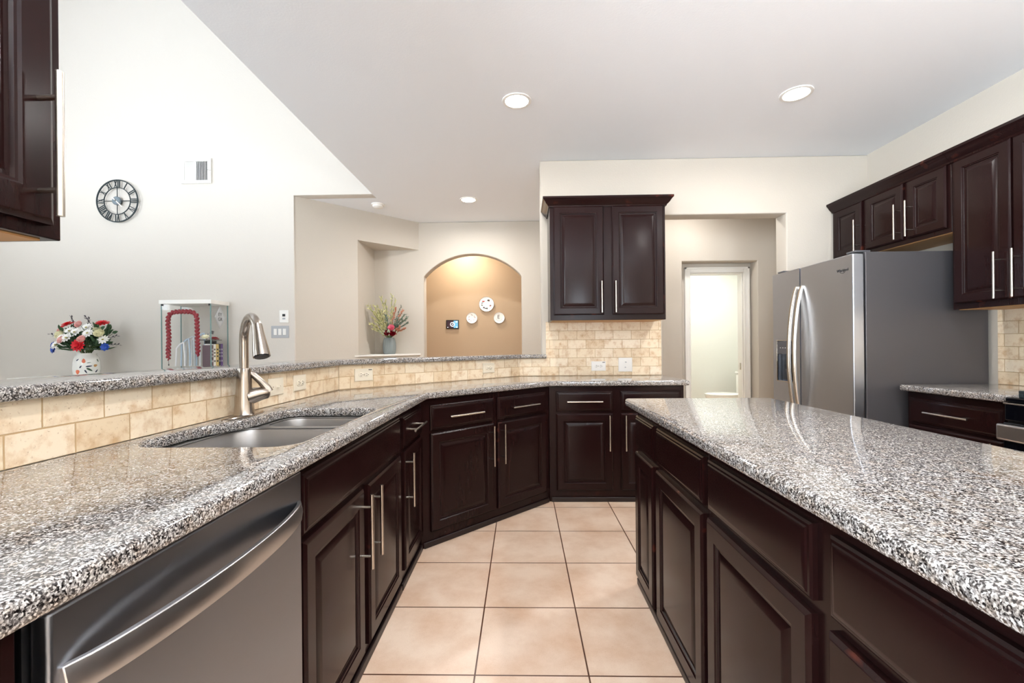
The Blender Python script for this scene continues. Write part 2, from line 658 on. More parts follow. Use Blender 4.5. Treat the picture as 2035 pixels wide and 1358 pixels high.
# arch wall
arch = [(-2.46, 0), (-1.296, 0), (-1.296, 2.112)]
R = (0.648 ** 2 + 0.296 ** 2) / (2 * 0.296)
cz = 2.408 - R
a0 = atan2(2.112 - cz, -0.648)
for k in range(1, 32):
    a = a0 + (pi - 2 * a0 + 0) * 0 + (atan2(2.112 - cz, 0.648) - a0) * k / 32
    arch.append((-0.648 + R * cos(a), cz + R * sin(a)))
arch += [(0.0, 2.112), (0.0, 0), (1.0, 0), (1.0, CEIL), (-2.46, CEIL)]
wall_xz('wall_arch', [arch], 5.87, 6.03, M_WALL, 0.014)
struct('wall_alcove_back', MB().box(-2.2, 0.7, 6.8, 6.92, 0, CEIL), M_TAN)
struct('wall_alcove_left', MB().box(-2.2, -2.05, 6.03, 6.8, 0, CEIL), M_TAN)
struct('wall_alcove_right', MB().box(0.55, 0.7, 6.03, 6.8, 0, CEIL), M_TAN)

# door casing of the bathroom and the open door jamb
cs = MB()
for x0, x1 in ((1.955, 2.02), (2.655, 2.72)):
    s = 1 if x0 < 2.3 else -1
    a, b = (x0, x1)
    cs.box(a, b, 5.345, 5.37, 0, 2.035 + 0.065)
    cs.box(a if s > 0 else b - 0.022, (a + 0.022) if s > 0 else b, 5.333, 5.345, 0, 2.035 + 0.065)
    cs.box((b - 0.014) if s > 0 else a, b if s > 0 else a + 0.014, 5.338, 5.345, 0, 2.035)
cs.box(2.02, 2.655, 5.345, 5.37, 2.035, 2.10)
cs.box(1.955, 2.72, 5.333, 5.345, 2.078, 2.10)
cs.box(2.02, 2.655, 5.338, 5.345, 2.035, 2.049)
cs.box(2.021, 2.033, 5.37, 5.48, 0, 2.034)
cs.box(2.642, 2.654, 5.37, 5.48, 0, 2.034)
cs.box(2.033, 2.642, 5.37, 5.48, 2.022, 2.034)
door_frame = struct('door_1', cs, M_TRIM, 0.003)
MB().box(2.639, 2.642, 5.40, 5.43, 0.87, 0.95).build('strike_plate', M_NICK, door_frame, 0.002)

# baseboards seen in the hall openings
struct('baseboard_hall', MB().box(1.02, 1.875, 5.185, 5.2, 0, 0.1), M_TRIM, 0.003)
struct('baseboard_arch', MB().box(-2.05, 0.55, 6.785, 6.8, 0, 0.1), M_TRIM, 0.003)

# windows (out of frame): frames with mullions and glass
def window(n, axis, u0, u1, z0, z1, at):
    f = MB()
    g = MB()
    t = 0.05
    def bar(a0, a1, b0, b1, d=0.035):
        if axis == 'x':
            f.box(at - d, at + d, a0, a1, b0, b1)
        else:
            f.box(a0, a1, at - d, at + d, b0, b1)
    bar(u0, u0 + t, z0, z1)
    bar(u1 - t, u1, z0, z1)
    bar(u0 + t, u1 - t, z0, z0 + t)
    bar(u0 + t, u1 - t, z1 - t, z1)
    k = max(2, round((u1 - u0) / 1.3))
    for i in range(1, k):
        c = u0 + (u1 - u0) * i / k
        bar(c - 0.025, c + 0.025, z0 + t, z1 - t, 0.03)
    o = f.build('window_%d' % n, M_TRIM, None, 0.003, 2, 35, 'structure')
    if axis == 'x':
        g.add([(at, u0 + t, z0 + t), (at, u1 - t, z0 + t), (at, u1 - t, z1 - t), (at, u0 + t, z1 - t)], [(0, 1, 2, 3)])
    else:
        g.add([(u0 + t, at, z0 + t), (u1 - t, at, z0 + t), (u1 - t, at, z1 - t), (u0 + t, at, z1 - t)], [(0, 1, 2, 3)])
    g.build('pane', M_GLASS, o)


window(1, 'x', 0.65, 1.85, 1.85, 3.25, -6.66)
window(2, 'y', -4.3, -3.3, 1.3, 3.0, -0.66)
window(3, 'y', 0.85, 1.75, 1.0, 2.0, -3.06)
window(4, 'x', -2.85, -0.65, 0.12, 2.7, -1.24)  # added window, put here to light the right wall and ceiling


# travertine backsplash strips (local x along the wall, z=0 at counter level, row joints in the material)
def splash(name, loc, rz, x0, x1, h):
    o = MB().box(x0, x1, -0.010, 0, 0, h).build(name, M_TILE, None, 0, 2, 0, 'structure')
    o.location = loc
    o.rotation_euler = (0, 0, rz)
    return o


CT = 0.914
splash('trim_2', (-1.18, 1.215 - 0.1605 * 10, CT), pi / 2, -1.0 + 0.39 - 1.0, 2.80 - 1.215 + 0.1605 * 10, 0.1535)
splash('trim_3', (-1.18, 2.805, CT), pi / 4, 0.006, 1.632, 0.1535)
splash('trim_4', (0.25 - 1.605, 3.96, CT), 0, 1.605 - 0.25 - 0.021, 1.605 - 0.25 + 0.215, 0.1535)
splash('trim_5', (0.25 - 1.605, 3.96, CT), 0, 1.605 - 0.25 + 0.215, 1.605 - 0.25 + 1.235, 0.478)
splash('trim_6', (3.05, 2.897 + 1.605 - 0.04, CT), -pi / 2, 1.605 - 0.04, 1.605 + 3.0, 0.478)


# ------------------------------------------------------------------ cabinets
def panel_door(name, parent, x0, x1, z0, z1, y=0.0, frame=0.058):
    prof = [(0, 0), (0, -0.013), (0.006, -0.018), (0.010, -0.020), (frame - 0.004, -0.020), (frame, -0.0165), (frame + 0.004, -0.0155),
            (frame + 0.007, -0.010), (frame + 0.014, -0.0095), (frame + 0.036, -0.0175), (frame + 0.040, -0.018)]
    loops = []
    for i, d in prof:
        loops.append([(x0 + i, y + d, z0 + i), (x1 - i, y + d, z0 + i), (x1 - i, y + d, z1 - i), (x0 + i, y + d, z1 - i)])
    return MB().loft(loops).build(name, M_WOOD, parent, 0, 2, 20)


def slab_front(name, parent, x0, x1, z0, z1, y=0.0):
    prof = [(0, 0), (0, -0.010), (0.005, -0.0135), (0.010, -0.0145), (0.013, -0.017), (0.020, -0.0195), (0.024, -0.020)]
    loops = []
    for i, d in prof:
        loops.append([(x0 + i, y + d, z0 + i), (x1 - i, y + d, z0 + i), (x1 - i, y + d, z1 - i), (x0 + i, y + d, z1 - i)])
    return MB().loft(loops).build(name, M_WOOD, parent, 0, 2, 20)


def pull(parent, orient, cx, cz, y=-0.02, L=0.265):
    m = MB()
    yb = y - 0.036
    h = L / 2
    if orient == 'v':
        m.tube([(cx, yb, cz - h), (cx, yb, cz + h)], 0.0062, 12)
        for s in (-1, 1):
            m.tube([(cx, y, cz + s * (h - 0.045)), (cx, yb, cz + s * (h - 0.045))], 0.0048, 10)
    else:
        m.tube([(cx - h, yb, cz), (cx + h, yb, cz)], 0.0062, 12)
        for s in (-1, 1):
            m.tube([(cx + s * (h - 0.045), y, cz), (cx + s * (h - 0.045), yb, cz)], 0.0048, 10)
    return m.build('handle', M_NICK, parent, 0, 2, 50)


def base_cabinet(name, label, loc, rz, w, bays, depth=0.57, top=0.874, group=None, ends=True):
    """bays: (x0, x1, drawer_handle, door_handle) door_handle: 'l','r' or None"""
    t = thing(name, label, 'cabinet', loc, rz, group)
    MB().box(0, w, 0, depth, 0.0, top).build('body', M_WOOD, t, 0.002)
    MB().box(0.014, w - 0.014, -0.012, 0, 0, 0.035).build('shoe_molding', M_SHOE, t, 0.004)
    return t


def bay(t, x0, x1, drawer=True, dh=True, door=None, z=(0.088, 0.668, 0.685, 0.835)):
    if drawer:
        d = slab_front('drawer', t, x0, x1, z[2], z[3])
        if dh:
            pull(d, 'h', (x0 + x1) / 2, 0.76, L=min(0.265, (x1 - x0) * 0.66))
    if door is not None:
        d = panel_door('door', t, x0, x1, z[0], z[1])
        if door == 'l':
            pull(d, 'v', x0 + 0.030, 0.525)
        elif door == 'r':
            pull(d, 'v', x1 - 0.030, 0.525)


FB = 3.36    # back face frame plane
t = base_cabinet('base_cabinet', 'dark espresso base cabinet on back wall under granite, two drawers over two raised-panel doors', (0.203, FB, 0), 0, 1.012, None, 0.588)
bay(t, 0.052, 0.477, True, True, 'r')
bay(t, 0.537, 0.985, True, True, 'l')

# diagonal corner cabinet
t = base_cabinet('corner_base_cabinet', 'dark espresso base cabinet set diagonally across the corner, two drawers over two doors',
                 (-0.594, 2.566, 0), pi / 4, 1.124, None, 0.55)
bay(t, 0.062, 0.555, True, True, 'r')
bay(t, 0.592, 1.075, True, True, 'l')

# left run
t = base_cabinet('base_cabinet', 'narrow dark base cabinet between sink cabinet and diagonal corner, one drawer over one door',
                 (-0.595, 2.118, 0), pi / 2, 0.447, None, 0.57)
bay(t, 0.035, 0.425, True, True, None)
d = panel_door('door', t, 0.035, 0.425, 0.088, 0.668)
pull(d, 'v', 0.064, 0.525)
t = thing('sink_base_cabinet', 'dark espresso sink base cabinet with long false front over two doors, beside the dishwasher', 'cabinet', (-0.595, 1.146, 0), pi / 2)
MB().box(0, 0.971, 0, 0.02, 0, 0.874).build('face_frame', M_WOOD, t, 0.002)
bx = MB().box(0, 0.018, 0.02, 0.57, 0, 0.66).box(0.953, 0.971, 0.02, 0.57, 0, 0.66).box(0.018, 0.953, 0.02, 0.57, 0.07, 0.09)
bx.build('body', M_WOOD, t)
MB().box(0, 0.971, -0.012, 0, 0, 0.035).build('shoe_molding', M_SHOE, t, 0.004)
slab_front('false_drawer_front', t, 0.010, 0.940, 0.685, 0.848)
d = panel_door('door', t, 0.010, 0.452, 0.07, 0.668)
pull(d, 'v', 0.452 - 0.03, 0.525)
d = panel_door('door', t, 0.502, 0.940, 0.07, 0.668)
pull(d, 'v', 0.502 + 0.03, 0.525)
t = base_cabinet('base_cabinet', 'dark base cabinet end in the lower left corner of the photo, left of the dishwasher', (-0.595, -0.45, 0), pi / 2, 0.955, None, 0.57)
bay(t, 0.035, 0.47, True, True, 'r')
bay(t, 0.50, 0.92, True, True, 'l')

# ------------------------------------------------------------------ dishwasher
t = thing('dishwasher', 'stainless steel dishwasher with bowed bar handle under the left granite counter', 'dishwasher', (-0.595, 0.515, 0), pi / 2)
MB().box(0.0, 0.622, 0.005, 0.56, 0.02, 0.872).build('body', M_BLACK, t)
MB().box(0.006, 0.618, -0.022, 0.004, 0.10, 0.866).build('door', M_STEEL, t, 0.005, 3)
MB().box(0.006, 0.618, 0.0, 0.0045, 0.0, 0.097).build('toe_panel', M_BLACK, t)
lp = []
for k in range(25):
    u = k / 24
    x = 0.018 + 0.588 * u
    yo = -0.024 - 0.050 * (1 - (2 * u - 1) ** 2) ** 0.75
    zc = 0.772 + 0.006 * (1 - (2 * u - 1) ** 2)
    h = 0.021
    lp.append([(x, yo - 0.004, zc - h), (x, yo - 0.007, zc), (x, yo - 0.002, zc + h), (x, yo + 0.008, zc + h), (x, yo + 0.008, zc - h)])
MB().loft(lp).build('handle', M_BARS, t, 0.0015, 2, 50)

# ------------------------------------------------------------------ worktops
sink_cut = []
def arc(cx, cy, r, a0, a1, n=8):
    return [(cx + r * cos(radians(a0 + (a1 - a0) * k / n)), cy + r * sin(radians(a0 + (a1 - a0) * k / n))) for k in range(n + 1)]


sink_cut += arc(-0.71, 1.275, 0.075, -90, 0)            # near front corner
sink_cut += arc(-0.685, 1.895, 0.05, 0, 90)             # far front corner
sink_cut += arc(-0.955, 1.865, 0.08, 90, 180)           # far back corner
sink_cut += [(-1.036, 1.72), (-1.042, 1.66), (-1.058, 1.61), (-1.080, 1.565), (-1.100, 1.51), (-1.11, 1.45)]
sink_cut += arc(-1.01, 1.30, 0.10, 180, 270)
counter_poly = [(-1.171, -0.5), (-0.55, -0.5), (-0.55, 2.56), (0.212, 3.322), (1.245, 3.322), (1.245, 3.951), (-0.025, 3.951), (-1.171, 2.805)]
ct = slab('granite_worktop', [counter_poly, sink_cut], 0.876, 0.038, 0.011, M_GRAN)
tag(ct, 'speckled granite worktop wrapping the sink run, diagonal corner and back wall', 'countertop')

bar_poly = [(-1.14, 0.822), (-1.14, 2.788), (-0.008, 3.92), (0.218, 3.92), (0.218, 3.955), (0.172, 3.962), (0.172, 4.21), (-0.128, 4.21), (-1.44, 2.898), (-1.44, 0.822)]
bt = slab('granite_bar_top', [bar_poly], 1.0685, 0.035, 0.011, M_GRAN)
tag(bt, 'raised narrow granite bar top above the tiled backsplash, open to the living room', 'countertop')

# undermount sink
t = thing('kitchen_sink', 'stainless double-bowl undermount sink in the left granite counter', 'sink', (-0.87, 1.58, 0.68))
big = [(x + 0.87, y - 1.58) for x, y in rrect(-1.095, -0.642, 1.19, 1.692, 0.09)]
small = [(x + 0.87, y - 1.58) for x, y in rrect(-1.03, -0.642, 1.722, 1.945, 0.075)]
outer = [(x + 0.87, y - 1.58) for x, y in rrect(-1.128, -0.618, 1.165, 1.972, 0.09)]
slab('rim', [outer, big, small], 0.8735 - 0.0035 - 0.68, 0.005, 0.001, M_SINK, t)
for pts in (big, small):
    cx = sum(p[0] for p in pts) / len(pts)
    cy = sum(p[1] for p in pts) / len(pts)
    loops = []
    for s, z in ((1.0, 0.189), (0.985, 0.18), (0.975, 0.10), (0.96, 0.03), (0.92, 0.008), (0.80, 0.0)):
        loops.append([(cx + (x - cx) * s, cy + (y - cy) * s, z) for x, y in pts])
    MB().loft(loops, False, True).build('bowl', M_SINK, t, 0, 2, 60)
    MB().lathe([(0.0005, 0.003), (0.03, 0.003), (0.042, 0.004), (0.044, 0.0015)], 20, (cx, cy, 0)).build('drain', M_NICK, t)

# faucet
fx, fy = -1.104, 1.735
t = thing('kitchen_faucet', 'brushed nickel gooseneck pull-down faucet behind the sink', 'faucet', (fx, fy, CT))
pl = [(0.034 * cos(a) * 1.0, 0.128 * sin(a)) for a in [2 * pi * k / 28 for k in range(28)]]
MB().loft([[(x * s, y * s, z) for x, y in pl] for s, z in ((1.0, 0.0005), (1.0, 0.004), (0.93, 0.008))]).build('deck_plate', M_FAUC, t)
MB().lathe([(0.040, 0.006), (0.037, 0.012), (0.0335, 0.05), (0.030, 0.10), (0.0265, 0.15), (0.0245, 0.185), (0.0225, 0.190), (0.019, 0.191)], 28).build('body', M_FAUC, t)
dv = Vector((0.150, -0.132, 0)).normalized()
pts = [(0, 0, 0.188), (0, 0, 0.25), (0, 0, 0.295)]
for k in range(1, 15):
    a = pi * 0.9 * k / 14
    p = dv * (0.085 * (1 - cos(a))) + Vector((0, 0, 0.295 + 0.094 * sin(a)))
    pts.append(tuple(p))
MB().tube(pts, [0.0165] * len(pts), 18).build('spout', M_FAUC, t, 0, 2, 60)
e = Vector(pts[-1])
d_ = (Vector(pts[-1]) - Vector(pts[-2])).normalized()
hp = [e - d_ * 0.035, e, e + d_ * 0.03, e + d_ * 0.065, e + d_ * 0.092]
hd = MB().tube(hp, [0.0175, 0.020, 0.0235, 0.0275, 0.0295], 20).build('spray_head', M_FAUC, t, 0, 2, 40)
MB().tube([hp[-1], hp[-1] + d_ * 0.003], 0.024, 18).build('nozzle_face', M_BLACK, hd)
rv = Vector((0.82, 0.57, 0)).normalized()
arm = [rv * 0.012 + Vector((0, 0, 0.075)), rv * 0.040 + Vector((0, 0, 0.082)), rv * 0.062 + Vector((0, 0, 0.086)), rv * 0.082 + Vector((0, 0, 0.088)), rv * 0.090 + Vector((0, 0, 0.088))]
MB().tube(arm, [0.034, 0.030, 0.026, 0.023, 0.014], 18).build('valve_arm', M_FAUC, t, 0, 2, 60)
lev = [rv * 0.084 + Vector((0, 0, 0.092)), rv * 0.078 + Vector((0, 0, 0.108)), rv * 0.056 + Vector((0, 0, 0.135)), rv * 0.032 + Vector((0, 0, 0.162)), rv * 0.020 + Vector((0, 0, 0.172))]
MB().tube(lev, [0.019, 0.016, 0.013, 0.012, 0.008], 14).build('lever', M_FAUC, t, 0, 2, 60)
t = MB().lathe([(0.024, 0), (0.024, 0.002), (0.018, 0.005), (0.0005, 0.006)], 24).build('sink_hole_cover', M_NICK)
t.location = (-1.085, 1.965, CT)
tag(t, 'round nickel hole cover on the granite right of the faucet', 'hole cover')

# ------------------------------------------------------------------ wall cabinets
CROWN = [(0.0, 0.0), (0.010, 0.0), (0.013, 0.010), (0.018, 0.016), (0.030, 0.026), (0.040, 0.043), (0.050, 0.056), (0.056, 0.060), (0.056, 0.076), (0.0, 0.076)]


def crown(parent, path, z, name='crown_molding'):
    """path: list of (x, y, mx, my) with miter vectors"""
    loops = [[(x + mx * o, y + my * o, z + h) for o, h in CROWN] for x, y, mx, my in path]
    return MB().loft(loops).build(name, M_WOOD, parent, 0, 2, 20)


def wall_cabinet(name, label, loc, rz, w, d, h, group=None):
    t = thing(name, label, 'cabinet', loc, rz, group)
    MB().box(0, w, 0, d, 0, h).build('body', M_WOOD, t, 0.002)
    MB().box(0.018, w - 0.018, 0.02, d - 0.002, -0.003, 0.0).build('underside', M_UNDER, t)['label'] = 'unpainted birch underside'
    return t


UB, UT = 1.395, 2.345
t = wall_cabinet('wall_cabinet', 'dark espresso two-door wall cabinet hanging on the back wall over travertine tile', (0.236, 3.63, UB - 0.008), 0, 0.938, 0.325, UT - UB + 0.008)
H = UT - UB
d = panel_door('door', t, 0.028, 0.436, 0.042, H - 0.022)
pull(d, 'v', 0.413, 0.185, L=0.255)
d = panel_door('door', t, 0.504, 0.922, 0.042, H - 0.022)
pull(d, 'v', 0.525, 0.185, L=0.255)
crown(t, [(0, 0.325, -1, 0), (0, 0, -1, -1), (0.938, 0, 1, -1), (0.938, 0.325, 1, 0)], H - 0.026)

# near left wall cabinet (faces right)
t = wall_cabinet('wall_cabinet', 'dark espresso wall cabinet cut off at the upper left of the photo', (-0.85, -0.15, 1.385), pi / 2, 0.95, 0.325, 0.96)
d = panel_door('door', t, 0.50, 0.925, 0.022, 0.94)
pull(d, 'v', 0.897, 0.155, L=0.25)
d = panel_door('door', t, 0.03, 0.46, 0.022, 0.94)
pull(d, 'v', 0.06, 0.155, L=0.25)
crown(t, [(0, 0, 0, -1), (0.95, 0, 1, -1), (0.95, 0.325, 1, 0)], 0.934)

# right wall cabinets (face left): local x runs towards the camera
t = wall_cabinet('wall_cabinet', 'short dark espresso wall cabinet with three doors above the refrigerator', (2.74, 3.95, 1.885), -pi / 2, 1.075, 0.305, UT - 1.885)
h = UT - 1.885
d = panel_door('door', t, 0.03, 0.345, 0.03, h - 0.028)
pull(d, 'v', 0.315, 0.165, L=0.25)
d = panel_door('door', t, 0.388, 0.730, 0.03, h - 0.028)
pull(d, 'v', 0.70, 0.165, L=0.25)
d = panel_door('door', t, 0.765, 1.052, 0.03, h - 0.028)
pull(d, 'v', 0.795, 0.165, L=0.25)
crown(t, [(0, 0, 0, -1), (1.075, 0, 0, -1)], h - 0.026)
t = wall_cabinet('wall_cabinet', 'tall dark espresso wall cabinet on the right wall beside the refrigerator', (2.74, 2.872, 1.387), -pi / 2, 0.76, 0.305, UT - 1.387)
h = UT - 1.387
d = panel_door('door', t, 0.022, 0.348, 0.035, h - 0.028)
pull(d, 'v', 0.294, 0.175, L=0.265)
d = panel_door('door', t, 0.358, 0.735, 0.035, h - 0.028)
pull(d, 'v', 0.388, 0.175, L=0.265)
crown(t, [(0, 0, 0, -1), (0.76, 0, 0, -1)], h - 0.026)

# right base cabinet with its worktop, beside the range
t = base_cabinet('base_cabinet', 'dark reddish base cabinet with one drawer between refrigerator and range', (2.465, 2.885, 0), -pi / 2, 0.605, None, 0.575)
bay(t, 0.02, 0.575, True, True, 'r')
rt = slab('granite_worktop', [[(2.42, 2.28), (3.045, 2.28), (3.045, 2.892), (2.42, 2.892)]], 0.876, 0.038, 0.011, M_GRAN)
tag(rt, 'small granite worktop on the right wall between refrigerator and range', 'countertop')

# ------------------------------------------------------------------ island
t = thing('island_cabinet', 'far part of the dark island base, two drawer fronts over two doors without handles', 'cabinet', (0.57, 2.205, 0), -pi / 2)
DI = 0.60
MB().box(0, 0.835, 0, DI, 0, 0.874).build('body', M_WOOD, t, 0.002)
MB().box(0.835 * 0, 0.835, -0.010, 0, 0, 0.032).build('shoe_molding', M_SHOE, t, 0.004)
bay(t, 0.012, 0.300, True, False, None)
bay(t, 0.345, 0.822, True, False, None)
panel_door('door', t, 0.012, 0.300, 0.05, 0.660)
panel_door('door', t, 0.345, 0.822, 0.05, 0.660)
t = thing('island_cabinet', 'near part of the dark island base, with wide drawer fronts, at the lower right', 'cabinet', (0.57, 1.369, 0), -pi / 2)
MB().box(0, 1.55, 0, DI, 0, 0.874).build('body', M_WOOD, t, 0.002)
MB().box(0, 1.55, -0.010, 0, 0, 0.032).build('shoe_molding', M_SHOE, t, 0.004)
for a, b in ((0.018, 0.498), (0.548, 1.03), (1.07, 1.52)):
    bay(t, a, b, True, False, None)
    panel_door('door', t, a, b, 0.05, 0.660)
it = slab('granite_island_top', [rrect(0.515, 1.235, -0.25, 2.245, 0.02)], 0.876, 0.038, 0.011, M_GRAN)
tag(it, 'long speckled granite slab on top of the kitchen island', 'countertop')


# ------------------------------------------------------------------ refrigerator
def door_with_hole(x0, x1, z0, z1, y0, y1, hx0, hx1, hz0, hz1, hy):
    m = MB()
    xs = [x0, hx0, hx1, x1]
    zs = [z0, hz0, hz1, z1]
    for i in range(3):
        for j in range(3):
            if i == 1 and j == 1:
                continue
            m.add([(xs[i], y0, zs[j]), (xs[i + 1], y0, zs[j]), (xs[i + 1], y0, zs[j + 1]), (xs[i], y0, zs[j + 1])], [(0, 1, 2, 3)])
    m.add([(x0, y0, z0), (x0, y1, z0), (x0, y1, z1), (x0, y0, z1), (x1, y0, z0), (x1, y1, z0), (x1, y1, z1), (x1, y0, z1)],
          [(0, 1, 2, 3), (4, 7, 6, 5), (0, 4, 5, 1), (3, 2, 6, 7), (1, 5, 6, 2)])
    m.add([(hx0, y0, hz0), (hx1, y0, hz0), (hx1, y0, hz1), (hx0, y0, hz1), (hx0, hy, hz0), (hx1, hy, hz0), (hx1, hy, hz1), (hx0, hy, hz1)],
          [(0, 1, 5, 4), (1, 2, 6, 5), (2, 3, 7, 6), (3, 0, 4, 7), (4, 5, 6, 7)])
    return m


t = thing('refrigerator', 'stainless side-by-side refrigerator with bowed handles and water dispenser, by the doorway', 'refrigerator', (2.165, 3.862, 0), -pi / 2)
FW = 0.922
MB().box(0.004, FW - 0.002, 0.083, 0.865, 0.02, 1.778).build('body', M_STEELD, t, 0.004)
MB().box(0.02, FW - 0.02, 0.10, 0.80, 0, 0.02).build('base', M_BLACK, t)
dm = door_with_hole(0, 0.366, 0.05, 1.768, 0, 0.072, 0.060, 0.300, 0.872, 1.205, 0.05)
fd = dm.build('freezer_door', M_STEELF, t, 0.003)
rd = MB().box(0.374, FW, 0, 0.072, 0.05, 1.768).build('refrigerator_door', M_STEELF, t, 0.006, 3)
MB().box(0.066, 0.294, -0.003, 0.049, 1.095, 1.199).build('dispenser_panel', M_GREYP, fd, 0.002)
MB().box(0.066, 0.294, 0.035, 0.049, 0.878, 1.094).build('dispenser_cavity', M_BLACK, fd)
fr = MB()
fr.box(0.052, 0.060, -0.004, 0.01, 0.866, 1.211).box(0.300, 0.308, -0.004, 0.01, 0.866, 1.211).box(0.060, 0.300, -0.004, 0.01, 0.866, 0.874).box(0.060, 0.300, -0.004, 0.01, 1.203, 1.211)
fr.build('dispenser_frame', M_NICK, fd, 0.002)
for k in range(4):
    MB().box(0.105 + 0.034 * k, 0.117 + 0.034 * k, -0.0045, -0.0025, 1.143, 1.149).build('indicator', M_WPL, fd)
MB().add([(0.15, 0.03, 0.88), (0.21, 0.03, 0.88), (0.21, 0.012, 0.97), (0.15, 0.012, 0.97), (0.15, 0.037, 0.88), (0.21, 0.037, 0.88), (0.21, 0.019, 0.97), (0.15, 0.019, 0.97)],
         [(0, 1, 2, 3), (7, 6, 5, 4), (0, 4, 5, 1), (1, 5, 6, 2), (2, 6, 7, 3), (3, 7, 4, 0)]).build('dispenser_paddle', M_GREYP, fd)
for dr, hx in ((fd, 0.335), (rd, 0.405)):
    lp = []
    for k in range(29):
        u = k / 28
        z = 0.56 + 1.065 * u
        yo = -0.006 - 0.066 * (1 - (2 * u - 1) ** 2) ** 0.8
        lp.append([(hx - 0.015, yo, z), (hx - 0.010, yo - 0.008, z), (hx + 0.010, yo - 0.008, z), (hx + 0.015, yo, z), (hx + 0.012, yo + 0.012, z), (hx - 0.012, yo + 0.012, z)])
    MB().loft(lp).build('handle', M_NICK, dr, 0, 2, 50)
M_LOGO = simple('logo_grey', lin(70, 70, 74), 0.3, 0.7)
text_mesh('Whirlpool', 0.026, M_LOGO, 'logo_lettering', rd, Matrix.Translation((0.83, -0.0008, 1.672)) @ Matrix.Rotation(pi / 2, 4, 'X'), 0.0005)
rg = MB()
rp = [(0.83 + 0.024 * cos(a) , -0.0012, 1.668 + 0.017 * sin(a)) for a in [radians(150 + 250 * k / 18) for k in range(19)]]
rg.tube(rp, 0.0011, 6)
rg.build('logo_swirl', M_LOGO, rd)
for x0 in (0.02, FW - 0.1):
    MB().box(x0, x0 + 0.08, 0.03, 0.13, 1.7795, 1.792).build('hinge_cover', M_GREYP, t, 0.003)

# ------------------------------------------------------------------ range
t = thing('gas_range', 'black and stainless gas range cut off at the right edge, beside the small worktop', 'stove', (2.42, 2.272, 0), -pi / 2)
MB().box(0, 0.76, 0.01, 0.61, 0.0, 0.880).build('body', M_BLACK, t, 0.003)
MB().box(0, 0.76, -0.004, 0.62, 0.881, 0.906).build('cooktop', M_BLKG, t, 0.006, 3)
MB().box(0.006, 0.754, -0.014, 0.009, 0.79, 0.880).build('control_panel', M_BLKG, t, 0.006, 3)
MB().box(0.0, 0.76, -0.0145, 0.009, 0.872, 0.8795).build('trim_strip', M_NICK, t, 0.002)
dr = MB().box(0.004, 0.756, -0.018, 0.009, 0.16, 0.782).build('oven_door', M_BLKG, t, 0.004)
hb = MB().box(-0.008, 0.768, -0.045, -0.0185, 0.694, 0.775)
hb.build('handle', M_BARS, dr, 0.010, 3)
MB().box(0.02, 0.74, 0.012, 0.05, 0, 0.15).build('drawer', M_BLACK, t)
for k in range(5):
    MB().lathe([(0.02, 0), (0.02, 0.018), (0.015, 0.024), (0.0005, 0.024)], 18, (0.17 + 0.14 * k, -0.014, 0.835), Matrix.Rotation(pi / 2, 4, 'X')).build('knob', M_STEEL, t)
for gx in (0.03, 0.275, 0.52):
    g = MB()
    w_ = 0.215
    z0, z1 = 0.925, 0.94
    g.box(gx, gx + w_, 0.03, 0.044, z0, z1).box(gx, gx + w_, 0.55, 0.564, z0, z1)
    g.box(gx, gx + 0.014, 0.044, 0.55, z0, z1).box(gx + w_ - 0.014, gx + w_, 0.044, 0.55, z0, z1)
    g.box(gx + w_ / 2 - 0.007, gx + w_ / 2 + 0.007, 0.044, 0.55, z0, z1)
    for yy in (0.17, 0.29, 0.41):
        g.box(gx + 0.014, gx + w_ - 0.014, yy, yy + 0.012, z0, z1)
    for xx in (gx, gx + w_ - 0.02):
        for yy in (0.03, 0.544):
            g.box(xx, xx + 0.02, yy, yy + 0.02, 0.906, z0)
    g.build('grate', M_IRON, t, 0.002)
for gx in (0.137, 0.627):
    for yy in (0.16, 0.42):
        MB().lathe([(0.05, 0.906), (0.05, 0.914), (0.036, 0.917), (0.036, 0.922), (0.0005, 0.923)], 20, (gx, yy, 0)).build('burner', M_BLACK, t)


# ------------------------------------------------------------------ outlets and switches (local x right, y out of wall = -y)
M_DARK = simple('slot_dark', lin(40, 36, 32), 0.5)


